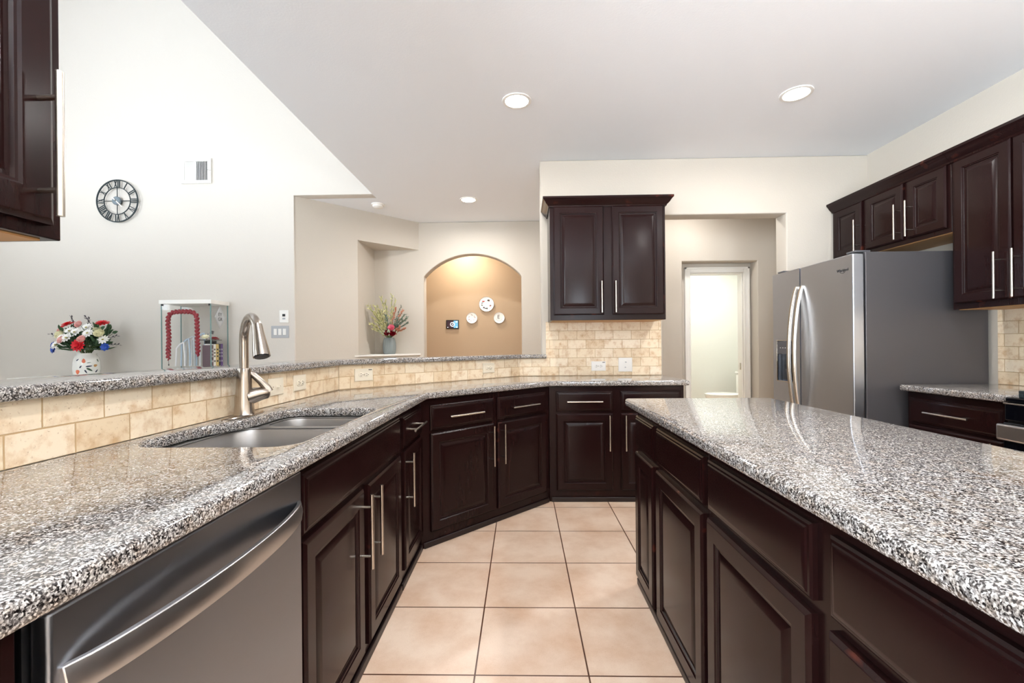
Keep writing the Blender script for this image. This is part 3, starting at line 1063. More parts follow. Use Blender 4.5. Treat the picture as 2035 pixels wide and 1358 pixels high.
def plate(name, label, cat, loc, rz, w, h, kind, mat, mark=False, group=None):
    t = thing(name, label, cat, loc, rz, group)
    loops = []
    for i, d in ((0, -0.0005), (0, -0.004), (0.003, -0.0065), (0.006, -0.007)):
        loops.append([(-w / 2 + i, d, -h / 2 + i), (w / 2 - i, d, -h / 2 + i), (w / 2 - i, d, h / 2 - i), (-w / 2 + i, d, h / 2 - i)])
    MB().loft(loops).build('plate', mat, t, 0, 2, 30)
    if kind == 'outlet':
        for s in (-1, 1):
            r = MB().lathe([(0.0165, 0), (0.0165, 0.0025), (0.0155, 0.003)], 20, (s * 0.0195, -0.0068, 0), Matrix.Rotation(pi / 2, 4, 'X')).build('receptacle', mat, t)
            sl = MB()
            sl.box(s * 0.0195 - 0.006, s * 0.0195 + 0.003, -0.0105, -0.0096, 0.005, 0.0078)
            sl.box(s * 0.0195 - 0.006, s * 0.0195 + 0.003, -0.0105, -0.0096, -0.0078, -0.005)
            sl.lathe([(0.0026, 0), (0.0026, 0.0008)], 10, (s * 0.0195 + 0.009, -0.0097, 0), Matrix.Rotation(pi / 2, 4, 'X'))
            sl.build('slots', M_DARK, r)
        MB().lathe([(0.0028, 0), (0.0025, 0.0012)], 10, (0, -0.007, 0), Matrix.Rotation(pi / 2, 4, 'X')).build('screw', M_NICK, t)
    if kind == 'toggle':
        MB().box(-0.012, 0.012, -0.0085, -0.0065, -0.005, 0.005).build('switch_slot', mat, t, 0.001)
        MB().add([(-0.004, -0.008, -0.0035), (0.006, -0.008, -0.0035), (0.006, -0.008, 0.0035), (-0.004, -0.008, 0.0035),
                  (0.006, -0.020, -0.003), (0.012, -0.018, -0.003), (0.012, -0.018, 0.003), (0.006, -0.020, 0.003)],
                 [(0, 1, 5, 4), (1, 2, 6, 5), (2, 3, 7, 6), (3, 0, 4, 7), (4, 5, 6, 7)]).build('toggle', mat, t)
        for s in (-1, 1):
            MB().lathe([(0.0028, 0), (0.0025, 0.0012)], 10, (s * 0.03, -0.007, 0), Matrix.Rotation(pi / 2, 4, 'X')).build('screw', M_NICK, t)
    if kind == 'toggle2':
        for zz in (-0.023, 0.023):
            MB().box(-0.012, 0.012, -0.0085, -0.0065, zz - 0.005, zz + 0.005).build('switch_slot', mat, t, 0.001)
            q = 1 if zz > 0 else -1
            MB().add([(-0.004, -0.008, zz - 0.0035), (0.004, -0.008, zz - 0.0035), (0.004, -0.008, zz + 0.0035), (-0.004, -0.008, zz + 0.0035),
                      (q * 0.006 - 0.003, -0.020, zz - 0.003), (q * 0.006 + 0.003, -0.020, zz - 0.003), (q * 0.006 + 0.003, -0.020, zz + 0.003), (q * 0.006 - 0.003, -0.020, zz + 0.003)],
                     [(0, 1, 5, 4), (1, 2, 6, 5), (2, 3, 7, 6), (3, 0, 4, 7), (4, 5, 6, 7)]).build('toggle', M_GRYPL, t)
    if mark:
        MB().box(w / 2 - 0.031, w / 2 - 0.008, -0.0082, -0.0062, h / 2 - 0.012, h / 2 - 0.007).build('sticker', M_DARK, t)['label'] = 'small dark sticker'
    return t


XL = -1.18 + 0.0102
YB = 3.96 - 0.0102
plate('light_switch', 'almond toggle switch plate on tile right behind the faucet', 'switch', (XL, 2.073, 1.000), pi / 2, 0.127, 0.082, 'toggle', M_ALM)
plate('wall_outlet', 'almond double outlet on tile just right of the almond switch plate', 'outlet', (XL, 2.298, 1.000), pi / 2, 0.127, 0.082, 'outlet', M_ALM)
def on_diag(s):
    q = 0.0102 / sqrt(2)
    return (-1.18 + s / sqrt(2) + q, 2.805 + s / sqrt(2) - q, 1.000)


plate('wall_outlet', 'almond double outlet with dark sticker on the diagonal tiled wall', 'outlet', on_diag(0.170), pi / 4, 0.127, 0.082, 'outlet', M_ALM, True)
plate('wall_outlet', 'almond double outlet on tile near the far end of the diagonal wall', 'outlet', on_diag(1.262), pi / 4, 0.127, 0.082, 'outlet', M_ALM)
plate('wall_outlet', 'white double outlet with dark sticker on the back wall tile under the cabinet', 'outlet', (0.680, YB, 0.996), 0, 0.127, 0.084, 'outlet', M_WPL, True)
plate('light_switch', 'white two-toggle switch plate on the back wall tile, right of the outlet', 'switch', (0.916, YB, 1.007), 0, 0.122, 0.124, 'toggle2', M_WPL)

# living room wall plates
t = thing('light_switch', 'grey three-rocker switch plate on the white living room wall', 'switch', (-2.62, 4.75, 1.355))
MB().box(-0.097, 0.097, -0.007, -0.0005, -0.066, 0.066).build('plate', M_GRYPL, t, 0.003)
for k in (-1, 0, 1):
    MB().box(k * 0.05 - 0.017, k * 0.05 + 0.017, -0.0115, -0.0065, -0.034, 0.034).build('rocker', M_WPL, t, 0.002)
t = thing('wall_control', 'white wall control with small dark display above the three-rocker switch', 'control', (-2.573, 4.75, 1.521))
MB().box(-0.05, 0.05, -0.012, -0.0005, -0.068, 0.068).build('housing', M_WPL, t, 0.004)
MB().box(-0.016, 0.016, -0.0135, -0.0115, 0.000, 0.027).build('display', M_BLACK, t)
MB().box(-0.016, 0.016, -0.0135, -0.0115, -0.032, -0.014).build('button', M_GRYPL, t, 0.001)

# ------------------------------------------------------------------ wall clock
cl = thing('wall_clock', 'round black iron skeleton clock with roman numerals on the white wall', 'clock', (-4.385, 4.72, 2.795))


def ring(r0, r1, th, seg=64):
    m = MB()
    loops = []
    for q in range(seg):
        a = 2 * pi * q / seg
        loops.append([(r * cos(a), y, r * sin(a)) for r, y in ((r0, -th), (r1, -th), (r1, th), (r0, th))])
    loops.append(loops[0])
    return m.loft(loops, False, False)


ring(0.222, 0.233, 0.005).build('outer_ring', M_IRON, cl)
ring(0.143, 0.150, 0.004).build('inner_ring', M_IRON, cl)
NUM = ['XII', 'I', 'II', 'III', 'IV', 'V', 'VI', 'VII', 'VIII', 'IX', 'X', 'XI']
for k, s in enumerate(NUM):
    m = MB()
    a = -2 * pi * k / 12
    Rm = Matrix.Rotation(-a, 4, 'Y')
    wid = {'I': 0.018, 'V': 0.036, 'X': 0.036}
    tot = sum(wid[c] for c in s)
    x = -tot / 2
    r0, r1 = 0.150, 0.222
    for c in s:
        w_ = wid[c]
        def stroke(xa, xb, hw=0.0042):
            vs = []
            for yy in (-0.003, 0.003):
                vs += [Vector((xa - hw, yy, r0)), Vector((xa + hw, yy, r0)), Vector((xb + hw, yy, r1)), Vector((xb - hw, yy, r1))]
            m.add([Rm @ v for v in vs], [(0, 1, 2, 3), (7, 6, 5, 4), (0, 4, 5, 1), (1, 5, 6, 2), (2, 6, 7, 3), (3, 7, 4, 0)])
        if c == 'I':
            stroke(x + w_ / 2, x + w_ / 2)
        elif c == 'V':
            stroke(x + w_ / 2, x + 0.006, 0.004)
            stroke(x + w_ / 2, x + w_ - 0.006, 0.0025)
        else:
            stroke(x + 0.006, x + w_ - 0.006, 0.0025)
            stroke(x + w_ - 0.006, x + 0.006, 0.004)
        x += w_
    m.build('numeral', M_IRON, cl, 0, 2, 0)
for k in range(4):
    a = pi / 2 * k
    MB().tube([(0.04 * cos(a), 0, 0.04 * sin(a)), (0.144 * cos(a), 0, 0.144 * sin(a))], 0.004, 8).build('spoke', M_IRON, cl)
MB().lathe([(0.046, -0.008), (0.046, 0.010), (0.040, 0.016), (0.0005, 0.017)], 28, (0, -0.004, 0), Matrix.Rotation(pi / 2, 4, 'X')).build('hub', M_IRONL, cl)
MB().lathe([(0.030, 0), (0.030, 0.026)], 20, (0, 0.03, 0), Matrix.Rotation(pi / 2, 4, 'X')).build('wall_mount', M_IRON, cl)
for ang_, L_, w_ in ((-45, 0.10, 0.005), (140, 0.05, 0.006)):
    a = radians(ang_)
    MB().box(-0.01, L_, -0.024, -0.0215, -w_, w_, Matrix.Rotation(-a, 4, 'Y')).build('hand', M_WPL, cl)

# ------------------------------------------------------------------ wall vent
t = thing('wall_vent', 'white square air vent with vertical louvers high on the white wall', 'vent', (-3.523, 4.75, 3.115))
w, h = 0.166, 0.137
fr = MB()
fr.box(-w, w, -0.018, -0.0005, h - 0.034, h).box(-w, w, -0.018, -0.0005, -h, -h + 0.034)
fr.box(-w, -w + 0.036, -0.018, -0.0005, -h + 0.034, h - 0.034).box(w - 0.036, w, -0.018, -0.0005, -h + 0.034, h - 0.034)
fr.build('frame', M_WPL, t, 0.002)
MB().box(-w + 0.036, w - 0.036, -0.003, -0.0008, -h + 0.034, h - 0.034).build('backing', M_GREYP, t)
for k in range(15):
    x = -0.122 + 0.0174 * k
    a = radians(38 if k < 7 else -38)
    MB().box(-0.0085, 0.0085, -0.0006, 0.0006, -h + 0.0345, h - 0.0345, Matrix.Translation((x, -0.0095, 0)) @ Matrix.Rotation(a, 4, 'Z')).build('louver', M_WPL, t)
MB().tube([(w - 0.04, -0.019, 0.01), (w - 0.03, -0.03, 0.002), (w + 0.01, -0.032, -0.004)], 0.0022, 6).build('lever', M_NICK, t)


# ------------------------------------------------------------------ ceiling lights
def can_light(label, x, y, watts, col=CAN_COL, z=CEIL, group='recessed ceiling lights', r=0.078, spread=172):
    t = thing('ceiling_light', label, 'light', (x, y, z), 0, group)
    MB().lathe([(r + 0.020, -0.0005), (r + 0.020, -0.005), (r + 0.012, -0.008), (r, -0.006), (r - 0.002, -0.0005)], 40, (0, 0, 0), None, False, False).build('trim_ring', M_WPL, t)
    MB().lathe([(0.0005, -0.0045), (r - 0.002, -0.0035), (r - 0.001, -0.001)], 36).build('lens', M_LENS, t)
    l = bpy.data.lights.new('lamp', 'AREA')
    l.shape = 'DISK'
    l.size = 2 * r - 0.01
    l.energy = watts
    l.color = col
    l.spread = radians(spread)
    lo = bpy.data.objects.new('lamp', l)
    C.objects.link(lo)
    lo.parent = t
    lo.location = (0, 0, -0.010)
    return t


can_light('round recessed ceiling light near the photo centre, left of two in the kitchen ceiling', -0.02, 2.985, CAN_W)
can_light('round recessed ceiling light towards the refrigerator, right of two in the kitchen ceiling', 1.828, 2.968, CAN_W)
can_light('small far recessed ceiling light in the hall before the arch', -0.587, 4.98, CAN_W * 1.7)
for x, y in ((-0.02, 0.9), (1.828, 0.9), (-0.02, -1.3), (1.828, -1.3)):
    can_light('recessed ceiling light overhead behind the picture edge', x, y, CAN_W)
can_light('recessed ceiling light in the passage behind the doorway', 1.85, 4.65, 4.5)
can_light('recessed ceiling light inside the tan alcove behind the arch', -0.85, 6.42, 8.0, (1.0, 0.89, 0.74))
can_light('bright ceiling light inside the bathroom', 2.6, 6.3, 14.0, (1.0, 1.0, 0.96), 2.7, None, 0.12)

t = thing('smoke_detector', 'white round smoke detector on the hall ceiling above the niche', 'smoke detector', (-1.65, 5.09, CEIL))
MB().lathe([(0.075, -0.0005), (0.075, -0.012), (0.070, -0.014)], 32).build('base', M_WPL, t)
MB().lathe([(0.062, -0.014), (0.060, -0.034), (0.045, -0.044), (0.0005, -0.046)], 32).build('housing', M_WPL, t)

# ------------------------------------------------------------------ alcove wall decor
t = thing('thermostat', 'black touchscreen thermostat with round dial graphic on the tan wall', 'thermostat', (-1.062, 6.8, 1.518))
MB().box(-0.098, 0.098, -0.022, -0.0005, -0.068, 0.068).build('housing', M_BLACK, t, 0.006, 3)
M_SCR = simple('screen_dark', lin(40, 30, 34), 0.1, emit=lin(60, 40, 44), es=0.5)
M_SCB = simple('screen_blue', lin(80, 130, 160), 0.1, emit=lin(96, 150, 180), es=0.6)
M_SCW = simple('screen_white', lin(230, 235, 240), 0.1, emit=lin(230, 235, 240), es=0.8)
MB().box(-0.085, 0.018, -0.0235, -0.0215, -0.055, 0.055).build('screen', M_SCR, t)
MB().box(0.018, 0.085, -0.0235, -0.0215, -0.055, 0.055).build('screen', M_SCB, t)
g = MB()
lp = []
for q in range(33):
    a = 2 * pi * q / 32
    lp.append([(r * cos(a), y, r * sin(a)) for r, y in ((0.026, -0.0245), (0.035, -0.0245), (0.035, -0.0235), (0.026, -0.0235))])
g.loft(lp, False, False)
g.box(-0.012, 0.006, -0.0245, -0.0235, -0.010, -0.004).box(-0.002, 0.014, -0.0245, -0.0235, 0.004, 0.011).box(0.05, 0.078, -0.0245, -0.0235, 0.030, 0.046).box(0.056, 0.076, -0.0245, -0.0235, -0.05, -0.038)
g.box(-0.078, -0.066, -0.0245, -0.0235, -0.05, -0.040)
g.build('dial_graphic', M_SCW, t)


def plate_decor(label, x, z, r, deco):
    t = thing('decorative_plate', label, 'plate', (x, 6.8, z), 0, 'small white plates on the tan wall')
    X = Matrix.Rotation(pi / 2, 4, 'X')
    MB().lathe([(r * 0.5, 0.002), (r * 0.98, 0.016), (r, 0.020), (r * 0.985, 0.0225), (r * 0.93, 0.020), (r * 0.64, 0.0155), (0.0005, 0.015)], 40, (0, 0, 0), X).build('dish', M_PORC, t)
    lp = []
    for q in range(41):
        a = 2 * pi * q / 40
        lp.append([(rr * cos(a), y, rr * sin(a)) for rr, y in ((r * 0.985, -0.0235), (r * 1.01, -0.0215), (r * 1.01, -0.019), (r * 0.985, -0.0225))])
    MB().loft(lp, False, False).build('rim_line', M_DARK, t)
    rnd = random.Random(int(r * 1000) + int(x * 100))
    cols = {'wreath': [lin(200, 70, 60), lin(60, 90, 70), lin(70, 90, 110), lin(90, 60, 60)], 'faint': [lin(170, 160, 165), lin(190, 180, 185)]}
    if deco in cols:
        for ci, c in enumerate(cols[deco]):
            m = MB()
            for k in range(7 if deco == 'wreath' else 9):
                a = rnd.uniform(0, 2 * pi)
                if ci == 0 and deco == 'wreath':
                    a = rnd.choice([2.3, 2.5, -0.5])
                rr = r * rnd.uniform(0.5, 0.64)
                m.ball((rr * cos(a), -0.0168, rr * sin(a)), r * rnd.uniform(0.06, 0.12), 0.002, r * rnd.uniform(0.06, 0.11), 8, 4)
            m.build('painted_wreath', simple('paint_%s_%d' % (deco, ci), c, 0.4), t)
    else:
        text_mesh('E', r * 0.95, M_DARK, 'painted_letter', t, Matrix.Translation((-r * 0.1, -0.0165, r * 0.12)) @ Matrix.Rotation(pi / 2, 4, 'X'))
        m = MB()
        for k in range(9):
            a = radians(200 + 140 * k / 8)
            m.ball((r * 0.55 * cos(a), -0.0172, r * 0.55 * sin(a)), r * 0.06, 0.002, r * 0.045, 8, 4)
        m.build('painted_sprig', simple('paint_sprig', lin(170, 165, 165), 0.4), t)


plate_decor('largest white plate with painted flower wreath, topmost on the tan wall', -0.536, 1.823, 0.115, 'wreath')
plate_decor('small white plate with faint wreath, nearest the thermostat', -0.763, 1.614, 0.085, 'faint')
plate_decor('small white plate with black letter E at right on the tan wall', -0.344, 1.612, 0.085, 'letter')

# ------------------------------------------------------------------ toilet
t = thing('toilet', 'white toilet with closed lid seen through the bathroom doorway', 'toilet', (3.05, 6.72, 0))


def egg(a0, a1, w, n=24, cx=0.0):
    pts = []
    for k in range(n):
        th = 2 * pi * k / n
        x = cos(th)
        L_ = a0 if x < 0 else a1
        pts.append((cx + L_ * x, w * sin(th)))
    return pts


MB().loft([[(x * s + dx, y * s2, z) for x, y in egg(0.29, 0.2, 0.18)] for s, s2, dx, z in ((0.55, 0.55, 0.05, 0.0), (0.5, 0.5, 0.06, 0.12), (0.75, 0.8, 0.02, 0.26), (0.98, 1.0, 0, 0.38), (1.0, 1.0, 0, 0.40))]).build('bowl', M_PORC, t, 0, 2, 60)
MB().loft([[(x, y, z) for x, y in egg(0.30, 0.21, 0.185)] for z in (0.401, 0.415)]).build('seat', M_PORC, t, 0.004)
MB().loft([[(x * s, y * s, z) for x, y in egg(0.302, 0.21, 0.187)] for s, z in ((1, 0.419), (1, 0.434), (0.9, 0.444), (0.4, 0.447))]).build('lid', M_PORC, t, 0, 2, 60)
MB().box(0.26, 0.46, -0.22, 0.22, 0.38, 0.72).build('tank', M_PORC, t, 0.02, 3)
MB().box(0.25, 0.47, -0.23, 0.23, 0.721, 0.755).build('tank_lid', M_PORC, t, 0.01, 3)

# ------------------------------------------------------------------ flowers
M_STEM = simple('stem_green', lin(86, 106, 62), 0.6)
M_LEAF = simple('leaf_dark_green', lin(62, 92, 62), 0.55)
M_LEAFL = simple('leaf_yellow_green', lin(200, 196, 146), 0.6)
M_SAGE = simple('leaf_sage', lin(130, 144, 130), 0.6)
M_PALE = simple('leaf_pale', lin(196, 206, 188), 0.6)
M_RED = simple('petal_red', lin(214, 28, 42), 0.55)
M_DRED = simple('petal_dark_red', lin(150, 16, 36), 0.55)
M_PINK = simple('petal_pink', lin(250, 204, 198), 0.55)
M_HPINK = simple('petal_rose_pink', lin(246, 150, 172), 0.55)
M_WHT = simple('petal_white', lin(248, 246, 242), 0.55)
M_YEL = simple('petal_cream_yellow', lin(250, 246, 216), 0.55)
M_BLUE = simple('petal_blue', lin(46, 82, 170), 0.55)
M_CORAL = simple('petal_coral', lin(206, 142, 116), 0.6)
M_CENT = simple('flower_centre', lin(150, 140, 60), 0.6)
M_LAV = simple('bud_grey_lavender', lin(110, 106, 112), 0.6)


def basis(d):
    d = Vector(d).normalized()
    a = Vector((0, 0, 1)) if abs(d.z) < 0.9 else Vector((1, 0, 0))
    s = d.cross(a).normalized()
    u = s.cross(d).normalized()
    return s, u, d


def leaf(m, p, d, L_, w, roll=0.0, droop=0.1):
    s, u, d = basis(d)
    q = s * cos(roll) + u * sin(roll)
    n = d.cross(q)
    p = Vector(p)
    pts = [p, p + d * L_ * 0.35 + q * w / 2 + n * 0.002, p + d * L_ * 0.72 + q * w * 0.38 - n * droop * L_ * 0.4, p + d * L_ - n * droop * L_,
           p + d * L_ * 0.72 - q * w * 0.38 - n * droop * L_ * 0.4, p + d * L_ * 0.35 - q * w / 2 + n * 0.002, p + d * L_ * 0.4 - n * w * 0.12, p + d * L_ * 0.72 - n * (w * 0.1 + droop * L_ * 0.4)]
    m.add(pts, [(0, 1, 6), (1, 2, 7, 6), (2, 3, 7), (3, 4, 7), (4, 5, 6, 7), (5, 0, 6)])


def bloom(parent, name, p, d, r, mat, n=10, layers=2, cup=0.35, centre=None, wide=0.5):
    s, u, d = basis(d)
    p = Vector(p)
    m = MB()
    for l in range(layers):
        rr = r * (1 - 0.28 * l)
        c = cup + 0.35 * l
        for k in range(n):
            a = 2 * pi * (k + 0.5 * l) / n
            q = s * cos(a) + u * sin(a)
            dirv = (q * cos(c) + d * sin(c))
            side = d.cross(q).normalized()
            w = rr * wide
            b = p + d * 0.004 * l
            pts = [b, b + dirv * rr * 0.4 + side * w * 0.42, b + dirv * rr * 0.8 + side * w * 0.4, b + dirv * rr * 1.0 - d * rr * 0.08, b + dirv * rr * 0.8 - side * w * 0.4, b + dirv * rr * 0.4 - side * w * 0.42,
                   b + dirv * rr * 0.6 - d * rr * 0.06]
            m.add(pts, [(0, 1, 6), (1, 2, 6), (2, 3, 6), (3, 4, 6), (4, 5, 6), (5, 0, 6)])
    o = m.build(name, mat, parent, 0, 2, 60)
    if centre is not None:
        MB().ball(p + d * r * 0.1, r * 0.22, r * 0.22, r * 0.16, 8, 5).build('flower_centre', centre, o)
    return o


def rose(parent, p, d, r, mat):
    s, u, d = basis(d)
    p = Vector(p)
    m = MB()
    for l in range(4):
        rr = r * (1 - 0.22 * l)
        n = 5
        for k in range(n):
            a = 2 * pi * (k + 0.37 * l) / n
            q = s * cos(a) + u * sin(a)
            side = d.cross(q).normalized()
            b = p - d * r * 0.5
            top = 0.55 + 0.25 * l
            pts = [b, b + q * rr * 0.75 + side * rr * 0.62 + d * r * 0.45, b + q * rr * (1.0) + side * rr * 0.5 + d * r * (0.45 + top * 0.6), b + q * rr * 1.08 + d * r * (0.5 + top * 0.65),
                   b + q * rr * 1.0 - side * rr * 0.5 + d * r * (0.45 + top * 0.6), b + q * rr * 0.75 - side * rr * 0.62 + d * r * 0.45, b + q * rr * 0.98 + d * r * 0.5]
            m.add(pts, [(0, 1, 6), (1, 2, 6), (2, 3, 6), (3, 4, 6), (4, 5, 6), (5, 0, 6)])
    return m.build('rose', mat, parent, 0, 2, 60)


# bouquet on the console by the clock wall
ct_ = thing('console_table', 'white console table against the living room wall under the flower vase, mostly behind the bar', 'table', (-4.55, 4.5, 0))
MB().box(-0.6, 0.6, -0.19, 0.22, 0.865, 0.90).build('tabletop', M_TRIM, ct_, 0.004)
MB().box(-0.55, 0.55, -0.15, 0.18, 0.77, 0.865).build('apron', M_TRIM, ct_)
for sx in (-0.56, 0.51):
    for sy in (-0.16, 0.14):
        MB().box(sx, sx + 0.05, sy, sy + 0.05, 0, 0.77).build('leg', M_TRIM, ct_, 0.003)
VX, VY = -4.48, 4.46
v = MB().lathe([(0.0005, 0.0), (0.085, 0.0), (0.100, 0.012), (0.108, 0.08), (0.106, 0.15), (0.094, 0.205), (0.078, 0.228), (0.080, 0.245), (0.072, 0.245), (0.070, 0.228), (0.085, 0.2), (0.095, 0.15), (0.09, 0.03), (0.0005, 0.02)], 40).build('flower_vase', simple('white_ceramic', lin(240, 239, 234), 0.2), None, 0, 2, 60)
v.location = (VX, VY, 0.9)
VP = [(0.100, 0.012), (0.108, 0.08), (0.106, 0.15), (0.094, 0.205), (0.078, 0.228)]
P_OR = simple('painted_orange', lin(226, 122, 88), 0.3)
P_GR = simple('painted_green', lin(62, 88, 66), 0.3)
P_NV = simple('painted_navy', lin(42, 52, 76), 0.3)
P_OC = simple('painted_ochre', lin(196, 150, 96), 0.3)


def vase_r(z):
    for (r0, z0), (r1, z1) in zip(VP, VP[1:]):
        if z <= z1:
            return r0 + (r1 - r0) * max(0, (z - z0) / (z1 - z0))
    return VP[-1][0]


def motif(nm, mat, sx, z, L_, w, rot):
    m = MB()
    n = 12
    pts = []
    for k in range(n):
        t_ = 2 * pi * k / n
        px, pz = L_ / 2 * cos(t_), w / 2 * sin(t_) * (1 - 0.35 * cos(t_))
        xx, zz = px * cos(rot) - pz * sin(rot), px * sin(rot) + pz * cos(rot)
        zq = min(0.222, max(0.014, z + zz))
        r = vase_r(zq) + 0.0012
        an = radians(-45) + (sx + xx) / r
        pts.append((r * cos(an), r * sin(an), zq))
    zq = z
    r = vase_r(zq) + 0.0016
    an = radians(-45) + sx / r
    pts.append((r * cos(an), r * sin(an), zq))
    m.add(pts, [(k, (k + 1) % n, n) for k in range(n)])
    return m.build(nm, mat, v, 0, 2, 60)


for off in (0.0, 0.33):
    for nm, mt, sx, z, L_, w, rot in (('painted_flower', P_OR, -0.022, 0.168, 0.046, 0.028, pi / 2), ('painted_flower', P_OR, -0.072, 0.055, 0.046, 0.034, -pi / 2),
                                      ('painted_leaf', P_NV, 0.018, 0.112, 0.052, 0.014, 0.15), ('painted_leaf', P_GR, 0.022, 0.078, 0.056, 0.018, -0.6), ('painted_leaf', P_NV, -0.046, 0.108, 0.030, 0.012, 1.0),
                                      ('painted_leaf', P_NV, -0.006, 0.058, 0.040, 0.012, -1.1), ('painted_leaf', P_GR, 0.018, 0.148, 0.036, 0.006, 0.2), ('painted_flower', P_OC, 0.072, 0.118, 0.036, 0.026, 0.3),
                                      ('painted_leaf', P_NV, 0.082, 0.062, 0.040, 0.012, 0.9), ('painted_leaf', P_NV, -0.072, 0.178, 0.032, 0.011, 0.7), ('painted_leaf', P_GR, 0.096, 0.168, 0.036, 0.012, -1.1), ('painted_leaf', P_NV, 0.004, 0.022, 0.034, 0.010, -0.4)):
        motif(nm, mt, sx + off, z, L_, w, rot)
tag(v, 'white ceramic vase painted with orange and green leaves, by the living room wall', 'vase')
bq = thing('flower_bouquet', 'colourful bouquet with red, white, pink and blue flowers in the painted vase', 'flowers', (VX, VY, 1.13))
rnd = random.Random(5)
st = MB()
lf = MB()


def bpt(du, dz, dy=0.0):
    """offset from the vase mouth in metres as the photo shows it"""
    return Vector((du, dy, dz))


for k in range(46):
    a = rnd.uniform(0, 2 * pi)
    e = Vector((0.27 * cos(a) * rnd.uniform(0.5, 1), 0.17 * sin(a) * rnd.uniform(0.5, 1), rnd.uniform(0.03, 0.26)))
    st.tube([(0.02 * cos(a), 0.02 * sin(a), -0.15), (0.04 * cos(a), 0.04 * sin(a), 0.02), e * 0.5 + Vector((0, 0, 0.04)), e], 0.0025, 5)
    for j in range(7):
        f = rnd.uniform(0.45, 1.0)
        p = e * f + Vector((0, 0, 0.05 * (1.3 - f)))
        dv_ = Vector((rnd.uniform(-1, 1), rnd.uniform(-1, 1), rnd.uniform(-0.1, 0.8))) + e.normalized() * 0.8
        leaf(lf, p, dv_, rnd.uniform(0.05, 0.10), rnd.uniform(0.02, 0.04), rnd.uniform(0, 3))
for k in range(16):
    a = 2 * pi * k / 16
    leaf(lf, (0.07 * cos(a), 0.07 * sin(a), 0.05), (cos(a), sin(a), 0.1 * rnd.uniform(0, 1)), rnd.uniform(0.12, 0.2), 0.05, rnd.uniform(-0.4, 0.4))
st.build('stems', M_STEM, bq)
lf.build('foliage', M_LEAF, bq, 0, 2, 0)
bloom(bq, 'red_flower', bpt(-0.165, 0.305, -0.03), (-0.2, -0.5, 0.9), 0.072, M_RED, 12, 3, 0.15, None, 0.36)
bloom(bq, 'red_flower', bpt(0.165, 0.315, 0.0), (0.1, -0.4, 0.9), 0.072, M_RED, 12, 3, 0.15, None, 0.36)
bloom(bq, 'red_flower', bpt(0.075, 0.095, -0.16), (0.15, -1, 0.15), 0.068, M_RED, 12, 3, 0.15, None, 0.4)
for dx, dz, dy in ((0.005, 0.225, -0.12), (-0.09, 0.24, -0.08), (-0.19, 0.10, -0.12), (0.055, 0.275, -0.05), (-0.06, 0.17, -0.14), (0.115, 0.215, -0.1), (0.225, 0.15, -0.05), (-0.13, 0.17, -0.12)):
    bloom(bq, 'white_daisy', bpt(dx, dz, dy), (dx, -0.8, 0.5), 0.055, M_WHT, 11, 2, 0.15, M_CENT, 0.4)
for dx, dz, dy in ((-0.115, 0.15, -0.14), (0.10, 0.155, -0.15), (-0.06, 0.31, -0.02), (-0.215, 0.245, -0.05)):
    rose(bq, bpt(dx, dz, dy), (dx, -0.8, 0.4), 0.036, M_PINK)
for dx, dz, dy in ((-0.185, 0.205, -0.09), (0.205, 0.215, -0.07), (0.17, 0.245, -0.05)):
    rose(bq, bpt(dx, dz, dy), (dx, -0.8, 0.5), 0.044, M_YEL)
for dx, dz, dy in ((-0.275, 0.095, -0.06), (-0.255, 0.055, -0.08), (0.255, 0.075, -0.06)):
    bloom(bq, 'blue_flower', bpt(dx, dz, dy), (dx, -0.8, 0.1), 0.045, M_BLUE, 8, 2, 0.3, None, 0.6)
M_SPRIG = simple('sprig_dark', lin(70, 64, 70), 0.6)
for (ax, az), (bx_, bz) in (((-0.15, 0.13), (-0.345, 0.215)), ((0.18, 0.14), (0.345, 0.19)), ((0.2, 0.1), (0.37, 0.10)), ((0.03, 0.25), (0.06, 0.37)), ((-0.1, 0.28), (-0.12, 0.39)), ((0.1, 0.28), (0.02, 0.39))):
    sp = MB()
    for j in range(6):
        f = 0.45 + 0.55 * j / 5
        p = Vector((ax + (bx_ - ax) * f, -0.03, az + (bz - az) * f))
        leaf(sp, p, Vector((bx_ - ax, rnd.uniform(-0.1, 0.1), bz - az)).normalized() + Vector((0, 0, 0.5 * (-1) ** j)), 0.03, 0.012, 0.5)
    sp.tube([(ax, -0.03, az), (bx_, -0.03, bz)], 0.002, 5)
    sp.build('dark_sprig', M_SPRIG, bq, 0, 2, 0)

# vase in the niche
NX, NY, NZ = -1.715, 5.70, 1.088
v = MB().lathe([(0.0005, 0.0), (0.066, 0.0), (0.074, 0.012), (0.082, 0.08), (0.080, 0.14), (0.070, 0.19), (0.060, 0.212), (0.052, 0.212), (0.060, 0.18), (0.066, 0.1), (0.05, 0.02), (0.0005, 0.015)], 120, (0, 0, 0), None, True, True, 30, 0.028).build('flower_vase', simple('grey_ribbed_ceramic', lin(136, 144, 144), 0.45), None, 0, 2, 60)
v.location = (NX, NY, NZ)
tag(v, 'grey ribbed vase standing on the white niche sill', 'vase')
bq = thing('flower_bouquet', 'tall dried bouquet with yellow-green sprays and red roses in the grey niche vase', 'flowers', (NX, NY, NZ + 0.20))
rnd = random.Random(11)


